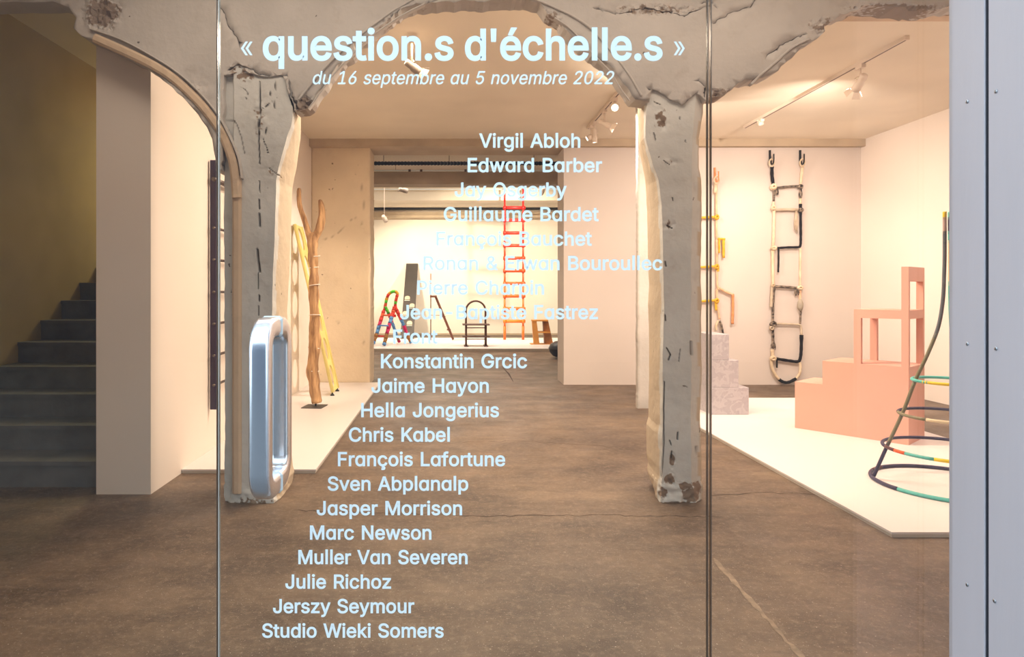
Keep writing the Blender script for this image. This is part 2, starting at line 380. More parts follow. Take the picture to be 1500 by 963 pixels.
def arcade_wall():
    # front outline = rear outline in world x, z ; front face gets relief and cracks
    top = [(2012, -75), (-221, -75)]
    s = YAB / YA
    ring = [((px - VX) * s + VX, (py - VY) * s + VY) for px, py in bottom]       # as seen on the front plane
    tz = [(ring[-1][0], -87), (ring[0][0], -87)]
    ring2 = ring + [tuple(p) for p in tz]
    nb = len(ring2)
    pts = list(ring2); wear = [0.0] * nb; rnd = random.Random(7)
    segs = []
    for c, wd in cracks_wall:
        cc = jag(c, 4, 1.4, len(pts))
        for i, (x, y) in enumerate(cc):
            j = min(i + 1, len(cc) - 1); k = max(i - 1, 0)
            tx, ty = cc[j][0] - cc[k][0], cc[j][1] - cc[k][1]; l = math.hypot(tx, ty) or 1
            hw = wd * rnd.uniform(.5, 1.2)
            pts += [(x, y), (x - ty / l * hw, y + tx / l * hw), (x + ty / l * hw, y - tx / l * hw)]; wear += [1.0, 0, 0]
            segs.append((x, y))
    cr = np.array(segs)
    def grid(x0, x1, y0, y1, st):
        for gx in np.arange(x0, x1, st):
            for gy in np.arange(y0, y1, st):
                x = gx + rnd.uniform(-.3, .3) * st; y = gy + rnd.uniform(-.3, .3) * st
                if np.min(np.hypot(cr[:, 0] - x, cr[:, 1] - y)) > 3.2: yield x, y
    for x, y in grid(-220, 2000, -80, 260, 14): pts.append((x, y)); wear.append(0)
    for cx, cy, rx, ry, amp in blobs_wall:
        for x, y in grid(cx - rx * 1.2, cx + rx * 1.2, cy - ry * 1.2, cy + ry * 1.2, 3.4): pts.append((x, y)); wear.append(0)
    vv, ee, ff, ov, oe, of = delaunay_2d_cdt([Vector(p) for p in pts], [], [list(range(nb))], 1, 1e-4)
    wv = [max([wear[i] for i in o] or [0]) for o in ov]
    isb = [any(i < nb for i in o) for o in ov]
    px = np.array([v.x for v in vv]); py = np.array([v.y for v in vv])
    bl = blob_of(px, py, blobs_wall)
    V = []
    for i in range(len(vv)):
        x, y, z = W(px[i], py[i], YA)
        n = noise.noise(Vector((x * 2, z * 2, 3))) * .012 + noise.noise(Vector((x * 9, z * 9, 1))) * .004
        d = n + bl[i] * (noise.noise(Vector((x * 16, z * 16, 9))) * .04 + noise.noise(Vector((x * 48, z * 48, 4))) * .03 + .012) + wv[i] * .022
        V.append((x, YA + d, z))
    mb = MB(); mb.add(V, [tuple(f) for f in ff], True)
    mb.sm = [max(bl[k] for k in f) < .3 for f in ff]
    # soffit and rear
    n0 = len(V); bare = list(bl); wr = list(wv)
    order = []
    lut = {}
    for i, o in enumerate(ov):
        for k in o:
            if k < nb: lut[k] = i
    b = [lut[k] for k in range(nb) if k in lut]
    rv = []
    for row, yy in enumerate((YA + (YAB - YA) * .5, YAB)):
        for k in b:
            x, _, z = V[k]; rv.append((x, yy, z))
    mb.v += rv; m = len(b)
    rb = []
    for k in b: rb.append(blob_of(np.array([px[k]]), np.array([py[k]]), blobs_wall)[0])
    bare += rb + rb; wr += [0] * (2 * m)
    for i in range(m):
        j = (i + 1) % m
        mb.f.append((b[i], b[j], n0 + j, n0 + i)); mb.sm.append(False)
        mb.f.append((n0 + i, n0 + j, n0 + m + j, n0 + m + i)); mb.sm.append(False)
    mb.f.append(tuple(n0 + m + i for i in range(m))); mb.sm.append(False)
    return mb.build('wall_arcade', M['arcade'], attrs={'wear': wr, 'bare': bare})
wall_arc = tag(arcade_wall(), kind='structure')

def ribbon(path, wpx, prot, name, parent, m, seed=0, depth=YA):
    """raised moulding strip that follows a pixel path on the arcade front"""
    P = smooth_path([(x, y, 0) for x, y in path], 6); mb = MB(); vs = []
    for i, p in enumerate(P):
        t = (P[min(i + 1, len(P) - 1)] - P[max(i - 1, 0)]).normalized(); nrm = Vector((-t.y, t.x, 0))
        for off, pr in ((-.5, -.03), (-.5, prot * .7), (-.25, prot), (.25, prot), (.5, prot * .6), (.5, -.03)):
            q = p + nrm * off * wpx; x, _, z = W(q.x, q.y, depth)
            pr2 = pr + (noise.noise(Vector((x * 20, z * 20, seed))) * .004 if pr > 0 else 0)
            vs.append((x, depth - pr2, z))
    fs = [(i * 6 + k, i * 6 + k + 1, i * 6 + 7 + k, i * 6 + 6 + k) for i in range(len(P) - 1) for k in range(5)]
    n = (len(P) - 1) * 6; fs += [(5, 4, 3, 2, 1, 0), tuple(n + k for k in range(6))]
    mb.add(vs, fs, False); return mb.build(name, m, parent)
ribbon([(139, 56), (175, 72), (219, 93), (250, 112), (278, 136), (303, 163), (324, 193), (337, 222), (344, 250), (347, 290)], 13, .02, 'arch_moulding', wall_arc, M['moulding'], 1)
ribbon([(134, 44), (180, 60), (225, 84), (262, 108), (292, 135), (318, 166), (337, 200), (350, 232), (355, 262)], 2.4, .026, 'arch_moulding', wall_arc, M['arcade'], 2)
ribbon([(438, 146), (460, 118), (485, 90), (512, 64), (540, 42), (570, 20), (600, 2), (630, -14)], 3.2, .010, 'arch_moulding', wall_arc, M['arcade'], 3)
ribbon([(452, 160), (468, 138), (490, 108), (512, 84), (536, 60), (560, 42), (590, 22), (622, 6)], 2.2, .009, 'arch_moulding', wall_arc, M['arcade'], 4)
ribbon([(770, -6), (805, 8), (839, 24), (866, 43), (893, 73), (920, 108), (939, 140)], 3.2, .010, 'arch_moulding', wall_arc, M['arcade'], 5)
ribbon([(812, 26), (839, 46), (866, 77), (893, 105), (910, 132), (922, 148)], 2.2, .009, 'arch_moulding', wall_arc, M['arcade'], 6)
ribbon([(1100, 124), (1112, 112), (1135, 92), (1160, 70), (1184, 58)], 3.4, .012, 'arch_moulding', wall_arc, M['arcade'], 7)
struct('trim_6', MB().box(2.62, 5.8, YAB + .01, YAB + .10, 3.16, 3.19).box(2.6, 5.8, YAB + .01, YAB + .07, 3.2, 3.27), M['moulding'])

# columns ----------------------------------------------------------
def column(sections, right, cracks, blobs, label, seed, foot):
    """lofted column; sections: py -> silhouettes in px. right=False: its right side is seen (column left of the eye)"""
    ys = np.arange(sections[0][0], sections[-1][0] + .1, 1.7)
    S = np.array(sections, float); cols_ = [np.interp(ys, S[:, 0], S[:, i]) for i in range(1, S.shape[1])]
    NF, NC = 44, 20
    V = []; 
    d0, dm = YA + .015, YA + .17
    db = 3.84 * K
    rows = []; creamy = []
    for r, py in enumerate(ys):
        z = W(0, py, YA)[2]
        ring = []
        if not right:
            L_, Fr, R_ = (c[r] for c in cols_)
            pts = [(W(L_, 0, d0 + .03)[0], d0 + .03), (W(341, 0, d0 + .03)[0], d0 + .03)]
            f0, f1 = 342, Fr
            ring += pts
            for k in range(NF + 1): ring.append((W(f0 + (f1 - f0) * k / NF, 0, d0)[0], d0))
            xe, ye = W(R_, 0, db)[0], db; xs, ys_ = W(Fr, 0, d0)[0], d0
            for k in range(1, NC + 1):
                t = k / NC; bulge = math.sin(t * math.pi) * .012
                ring.append((xs + (xe - xs) * t + bulge, ys_ + (ye - ys_) * t))
            ring += [(W(L_, 0, d0 + .03)[0], db)]
        else:
            CL, FL, FR, RR = (c[r] for c in cols_)
            xs, xe = W(CL, 0, db)[0], W(FL, 0, d0)[0]
            for k in range(NC + 1):
                t = k / NC; bulge = math.sin(t * math.pi) * .012
                ring.append((xs + (xe - xs) * t - bulge, db + (d0 - db) * t))
            for k in range(1, NF + 1): ring.append((W(FL + (FR - FL) * k / NF, 0, d0)[0], d0))
            xr = W(RR, 0, d0 + .07)[0]
            for k in range(1, 5):
                t = k / 4; x0 = W(FR, 0, d0)[0]; ring.append((x0 + (xr - x0) * t, d0 + .07 * t))
            ring += [(xr, db)]
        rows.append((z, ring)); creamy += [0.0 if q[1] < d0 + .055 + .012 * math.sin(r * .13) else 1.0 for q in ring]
    n = len(rows[0][1])
    P = np.array([[x, y, z] for z, ring in rows for x, y in ring])
    px = VX + P[:, 0] / P[:, 1] * F; py = VY - (P[:, 2] - H) / P[:, 1] * F
    wr = wear_of(px, py, [(c, w_ * .62) for c, w_ in cracks]); bl = blob_of(px, py, blobs)
    cxy = P[:, :2].mean(0)
    for i in range(len(P)):
        v = Vector(P[i]); dr = Vector((v.x - cxy[0], v.y - cxy[1], 0)).normalized()
        a = noise.noise(v * 3 + Vector((seed, 0, 0))) * .008 + noise.noise(v * 14 + Vector((0, seed, 0))) * .0035
        a -= .012 * wr[i]; a += bl[i] * (noise.noise(v * 30) * .018 - .004)
        if v.z < .12: a += foot * (1 - v.z / .12) + noise.noise(v * 25) * .012
        P[i] += np.array(dr * a)
        if P[i][2] < 0.004: P[i][2] = 0.0
    mb = MB()
    fs = [(r * n + k, r * n + (k + 1) % n, (r + 1) * n + (k + 1) % n, (r + 1) * n + k) for r in range(len(rows) - 1) for k in range(n)]
    fs += [tuple(range(n)), tuple((len(rows) - 1) * n + k for k in range(n))]
    mb.add(P, fs, False)
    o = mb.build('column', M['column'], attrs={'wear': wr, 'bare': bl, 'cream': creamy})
    return tag(o, label, 'column', 'old plaster columns of the arcade')
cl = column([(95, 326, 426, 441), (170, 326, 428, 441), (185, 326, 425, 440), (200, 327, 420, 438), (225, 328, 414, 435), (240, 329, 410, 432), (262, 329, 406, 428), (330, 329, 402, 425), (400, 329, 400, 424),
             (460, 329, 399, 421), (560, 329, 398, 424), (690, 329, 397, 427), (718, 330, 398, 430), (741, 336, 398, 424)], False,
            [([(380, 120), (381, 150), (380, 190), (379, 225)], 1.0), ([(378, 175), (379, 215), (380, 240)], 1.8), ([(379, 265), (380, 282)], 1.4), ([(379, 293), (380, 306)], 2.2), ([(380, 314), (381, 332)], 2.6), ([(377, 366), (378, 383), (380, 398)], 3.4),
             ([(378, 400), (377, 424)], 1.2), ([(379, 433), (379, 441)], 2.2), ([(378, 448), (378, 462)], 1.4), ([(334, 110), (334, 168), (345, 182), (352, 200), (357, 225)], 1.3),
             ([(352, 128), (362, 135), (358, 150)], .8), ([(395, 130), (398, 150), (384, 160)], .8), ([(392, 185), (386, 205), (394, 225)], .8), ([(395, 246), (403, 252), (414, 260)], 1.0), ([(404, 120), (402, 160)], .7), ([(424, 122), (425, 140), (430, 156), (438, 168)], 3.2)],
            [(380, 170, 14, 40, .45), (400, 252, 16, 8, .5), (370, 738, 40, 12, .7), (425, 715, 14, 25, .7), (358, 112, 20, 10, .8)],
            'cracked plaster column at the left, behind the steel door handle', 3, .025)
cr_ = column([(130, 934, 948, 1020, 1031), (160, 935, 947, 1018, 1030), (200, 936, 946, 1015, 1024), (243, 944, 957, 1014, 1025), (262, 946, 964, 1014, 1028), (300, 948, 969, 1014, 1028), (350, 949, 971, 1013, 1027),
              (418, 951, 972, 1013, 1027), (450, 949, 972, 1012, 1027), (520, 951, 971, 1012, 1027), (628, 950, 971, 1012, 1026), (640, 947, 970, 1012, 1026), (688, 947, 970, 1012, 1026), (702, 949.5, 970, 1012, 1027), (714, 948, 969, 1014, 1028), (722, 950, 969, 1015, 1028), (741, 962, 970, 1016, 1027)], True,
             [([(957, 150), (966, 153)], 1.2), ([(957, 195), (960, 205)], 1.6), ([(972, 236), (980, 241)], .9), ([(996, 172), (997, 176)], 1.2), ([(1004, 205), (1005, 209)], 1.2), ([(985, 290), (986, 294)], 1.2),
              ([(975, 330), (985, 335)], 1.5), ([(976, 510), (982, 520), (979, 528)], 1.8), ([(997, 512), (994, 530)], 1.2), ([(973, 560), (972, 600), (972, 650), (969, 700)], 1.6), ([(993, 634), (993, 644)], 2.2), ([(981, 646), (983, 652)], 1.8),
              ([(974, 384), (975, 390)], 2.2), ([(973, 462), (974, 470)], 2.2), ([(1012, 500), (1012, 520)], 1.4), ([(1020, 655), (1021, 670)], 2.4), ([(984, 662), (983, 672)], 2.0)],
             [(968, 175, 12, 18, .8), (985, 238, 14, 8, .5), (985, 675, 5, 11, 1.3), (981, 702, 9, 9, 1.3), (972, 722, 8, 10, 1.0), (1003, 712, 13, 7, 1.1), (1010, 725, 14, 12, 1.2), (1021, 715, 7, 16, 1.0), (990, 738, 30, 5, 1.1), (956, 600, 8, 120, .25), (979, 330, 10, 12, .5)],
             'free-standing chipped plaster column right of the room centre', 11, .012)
ribbon([(348, 258), (348, 350), (348, 500), (348, 640), (348, 722)], 13, .028, 'column_moulding', cl, M['moulding'], 9, YA + .02)
# square piers further back
def pier(name, x0, x1, y0, y1, z0, z1, label, cracks=(), mt='oldwall'):
    mb = MB(); nx = max(2, int((x1 - x0) / .03)); nz = int((z1 - z0) / .03); vs = []; fs = []
    for j in range(nz + 1):
        for i in range(nx + 1):
            x = x0 + (x1 - x0) * i / nx; z = z0 + (z1 - z0) * j / nz
            e = .008 * noise.noise(Vector((x * 5, z * 5, y0))) + (.006 * noise.noise(Vector((x, z * 30, 2))) if i in (0, nx) else 0)
            vs.append((x + (e if i in (0, nx) else 0), y0 + e, z))
    fs = [(j * (nx + 1) + i, j * (nx + 1) + i + 1, (j + 1) * (nx + 1) + i + 1, (j + 1) * (nx + 1) + i) for j in range(nz) for i in range(nx)]
    mb.add(vs, fs, True)
    n0 = len(mb.v); sides = [j * (nx + 1) + nx for j in range(nz + 1)], [j * (nx + 1) for j in range(nz + 1)]
    for s in sides:
        base = len(mb.v); mb.v += [(mb.v[k][0], y1, mb.v[k][2]) for k in s]
        for a in range(nz): mb.f.append((s[a], s[a + 1], base + a + 1, base + a)); mb.sm.append(False)
    P = np.array(mb.v); px = VX + P[:, 0] / P[:, 1] * F; py = VY - (P[:, 2] - H) / P[:, 1] * F
    wr = wear_of(px, py, cracks) * .45
    mb.box(x0 + .01, x1 - .01, y0 + .03, y1 - .001, z0, z1)
    wr = list(wr) + [0] * 8
    return tag(mb.build(name, M[mt], attrs={'wear': wr, 'bare': [0] * len(wr)}), kind='structure')
pier('wall_back_left', XL, -1.13, 7.9 * K, 8.31 * K, 0, 3.376, '', [([(486, 205), (500, 207), (512, 204), (530, 206)], 1.2), ([(470, 352), (485, 348), (497, 340), (510, 325), (522, 318)], .7), ([(528, 260), (533, 300), (530, 330)], .7),
     ([(494, 470), (496, 473)], 1.4), ([(533, 500), (534, 504)], 1.5), ([(466, 200), (467, 300)], .7)])
pier('wall_pier', 2.147, 2.385, 6.3 * K, 6.36 * K, 0, ZC, '', mt='arcade')

# podiums ----------------------------------------------------------
def podium(x0, x1, y0, y1, h, label, edge=True):
    r = empty('podium', (x0, y0, 0), label, 'podium', 'low white display platforms')
    MB().box(x0, x1, y0, y1, h - .012, h).build('podium_top', M['podium'], r)
    MB().box(x0 + .004, x1 - .004, y0 + .004, y1 - .004, 0, h - .012).build('podium_base', M['podium_edge'], r)
    return r
PZ = .03
podium(XL + .001, -.98, dep(688, PZ), 7.9 * K - .01, PZ, 'low white platform along the left wall, under the branch ladder')
podium(2.41, 4.44, dep(780, PZ), dep(583, PZ), PZ, 'low white platform on the right with a clipped front corner')
podium(-3.9, 5.0, dep(511, .06), dep(495, .06), .06, 'long white platform in the far room, under the ladders')

# staircase
st = empty('staircase', (-3.06, 3.784 * K, 0), 'dark grey concrete staircase rising behind the white wall at the left', 'stairs')
RH, TD = .178, .272 * K
for i in range(12):
    y0 = 3.784 * K + i * TD
    mb = MB().box(-3.797, -2.333, y0, y0 + TD + (.02 if i < 11 else .3), i * RH * (1 if i else 0), (i + 1) * RH - .03).box(-3.797, -2.333, y0 - .012, y0 + TD, (i + 1) * RH - .03, (i + 1) * RH)
    mb.build('step', M['step'], st)

# shopfront --------------------------------------------------------
S1, S2, JX = W(319, 0, G)[0], W(1040, 0, G)[0], W(1395, 0, G)[0]
T = .010
def pane(name, x0, x1, el, er):
    o = struct(name, MB().box(x0, x1, G, G + T, -.02, 3.0), M['glass'])
    if el: MB().box(x0 - .0022, x0, G - .0003, G + T + .0003, -.02, 3.0).build('glass_edge', el, o)
    if er: MB().box(x1, x1 + .0022, G - .0003, G + T + .0003, -.02, 3.0).build('glass_edge', er, o)
    return o
pane('window_1', -1.36, S1 - .0035, None, M['glassedged'])
door = pane('door_1', S1 + .0035, S2 - .0065, M['glassedge'], M['glassedged'])
pane('window_2', S2 + .0045, JX + .02, M['glassedged'], None)
# right jamb: grey profile with a dark joint, screws
y1, y2, y3 = JX * F / (1442 - VX), JX * F / (1447.5 - VX), 1.30
def screws(par, x, spots):
    for px, py in spots:
        y = x * F / (px - VX); z = W(px, py, y)[2]
        s = MB().lathe([(.0001, 0), (.0042, 0), (.0048, .0008), (.0042, .0016), (.0001, .0018)], (x, y, z), (-1, 0, 0), 12).build('screw', M['screw'], par)
        MB().box(x - .0022, x - .0017, y - .0006, y + .0006, z - .0032, z + .0032).build('screw_slot', M['dark'], s)
t7 = struct('trim_7', MB().box(JX, JX + .14, y1, G + .012, -.1, 3.0, .0015), M['frame'])
struct('trim_8', MB().box(JX + .004, JX + .14, y2 - .002, y1 + .002, -.1, 3.0), M['dark'])
t9 = struct('trim_9', MB().box(JX, JX + .14, y3, y2, -.1, 3.0, .0015), M['frame'])
screws(t7, JX, [(1417, 149), (1417, 504), (1417, 857)])
screws(t9, JX, [(1459, 134), (1459, 511), (1457, 881)])
# left jamb, out of frame
struct('trim_10', MB().box(-1.5, -1.36, G - .02, G + .03, -.1, 3.0), M['frame'])

# door handle: polished square loop through the glass
hx = W(382, 0, 1.366 * K)[0]
yn, yf = 1.366 * K, 1.534 * K
zt, zb = W(0, 482, yn)[2], W(0, 725, yn)[2]
def handle_loop():
    R = .055; pts = []
    for cy, cz, a0 in ((yf - R, zt - R, 0), (yn + R, zt - R, 90), (yn + R, zb + R, 180), (yf - R, zb + R, 270)):
        for k in range(9):
            a = math.radians(a0 + k * 90 / 8); pts.append(Vector((hx, cy + math.cos(a) * R, cz + math.sin(a) * R)))
    hw = .0255; rc = .013; mb = MB(); vs = []; n = len(pts)
    prof = []
    for cx, cz, a0 in ((hw - rc, hw - rc, 0), (-hw + rc, hw - rc, 90), (-hw + rc, -hw + rc, 180), (hw - rc, -hw + rc, 270)):
        for k in range(4):
            a = math.radians(a0 + k * 30); prof.append((cx + math.cos(a) * rc, cz + math.sin(a) * rc))
    m = len(prof)
    for i in range(n):
        t = (pts[(i + 1) % n] - pts[i - 1]).normalized(); u = Vector((1, 0, 0)); v = t.cross(u)
        for a, b in prof: vs.append(pts[i] + u * a + v * b)
    mb.add(vs, [(i * m + k, i * m + (k + 1) % m, ((i + 1) % n) * m + (k + 1) % m, ((i + 1) % n) * m + k) for i in range(n) for k in range(m)], True)
    return mb
hd = tag(handle_loop().build('door_handle', M['chrome'], door), 'polished steel loop handle')
for zc in (zt, zb):
    MB().box(hx - .028, hx + .028, G - .004, G + T + .004, zc - .028, zc + .028, .008).build('collar', M['vinyl'], hd)

# old cracks and filler lines in the screed
flr = bpy.data.objects['floor']
fm = {'d': mat('dark_floor_crack', (66, 50, 38), .9, var=.2, scale=20), 'p': mat('pale_floor_filler', (150, 130, 108), .7, var=.2, scale=20)}
for pts, w0, c in (([(430, 748), (560, 752), (700, 757), (860, 755), (1000, 757), (1062, 757)], .006, 'd'), ([(1046, 818), (1090, 870), (1140, 925), (1186, 975)], .016, 'p'),
                   ([(1040, 727), (1110, 722), (1190, 724), (1275, 735)], .006, 'd'), ([(734, 536), (745, 548), (752, 560)], .018, 'd'), ([(520, 640), (640, 650), (760, 646), (900, 655)], .005, 'd')):
    q = jag(pts, 9, 1.4, int(pts[0][0])); rnd = random.Random(5); vs = []
    for i, (x, y) in enumerate(q):
        d = dep(y); X = (x - VX) * d / F; j = min(i + 1, len(q) - 1); k = max(i - 1, 0)
        d1, d0 = dep(q[j][1]), dep(q[k][1]); t = Vector(((q[j][0] - VX) * d1 / F - (q[k][0] - VX) * d0 / F, d1 - d0)).normalized()
        hw = w0 * rnd.uniform(.3, 1) * (0.2 if i in (0, len(q) - 1) else 1)
        vs += [(X - t.y * hw, d + t.x * hw, .0008), (X + t.y * hw, d - t.x * hw, .0008)]
    MB().add(vs, [(2 * i, 2 * i + 1, 2 * i + 3, 2 * i + 2) for i in range(len(q) - 1)]).build('floor_crack', fm[c], flr)

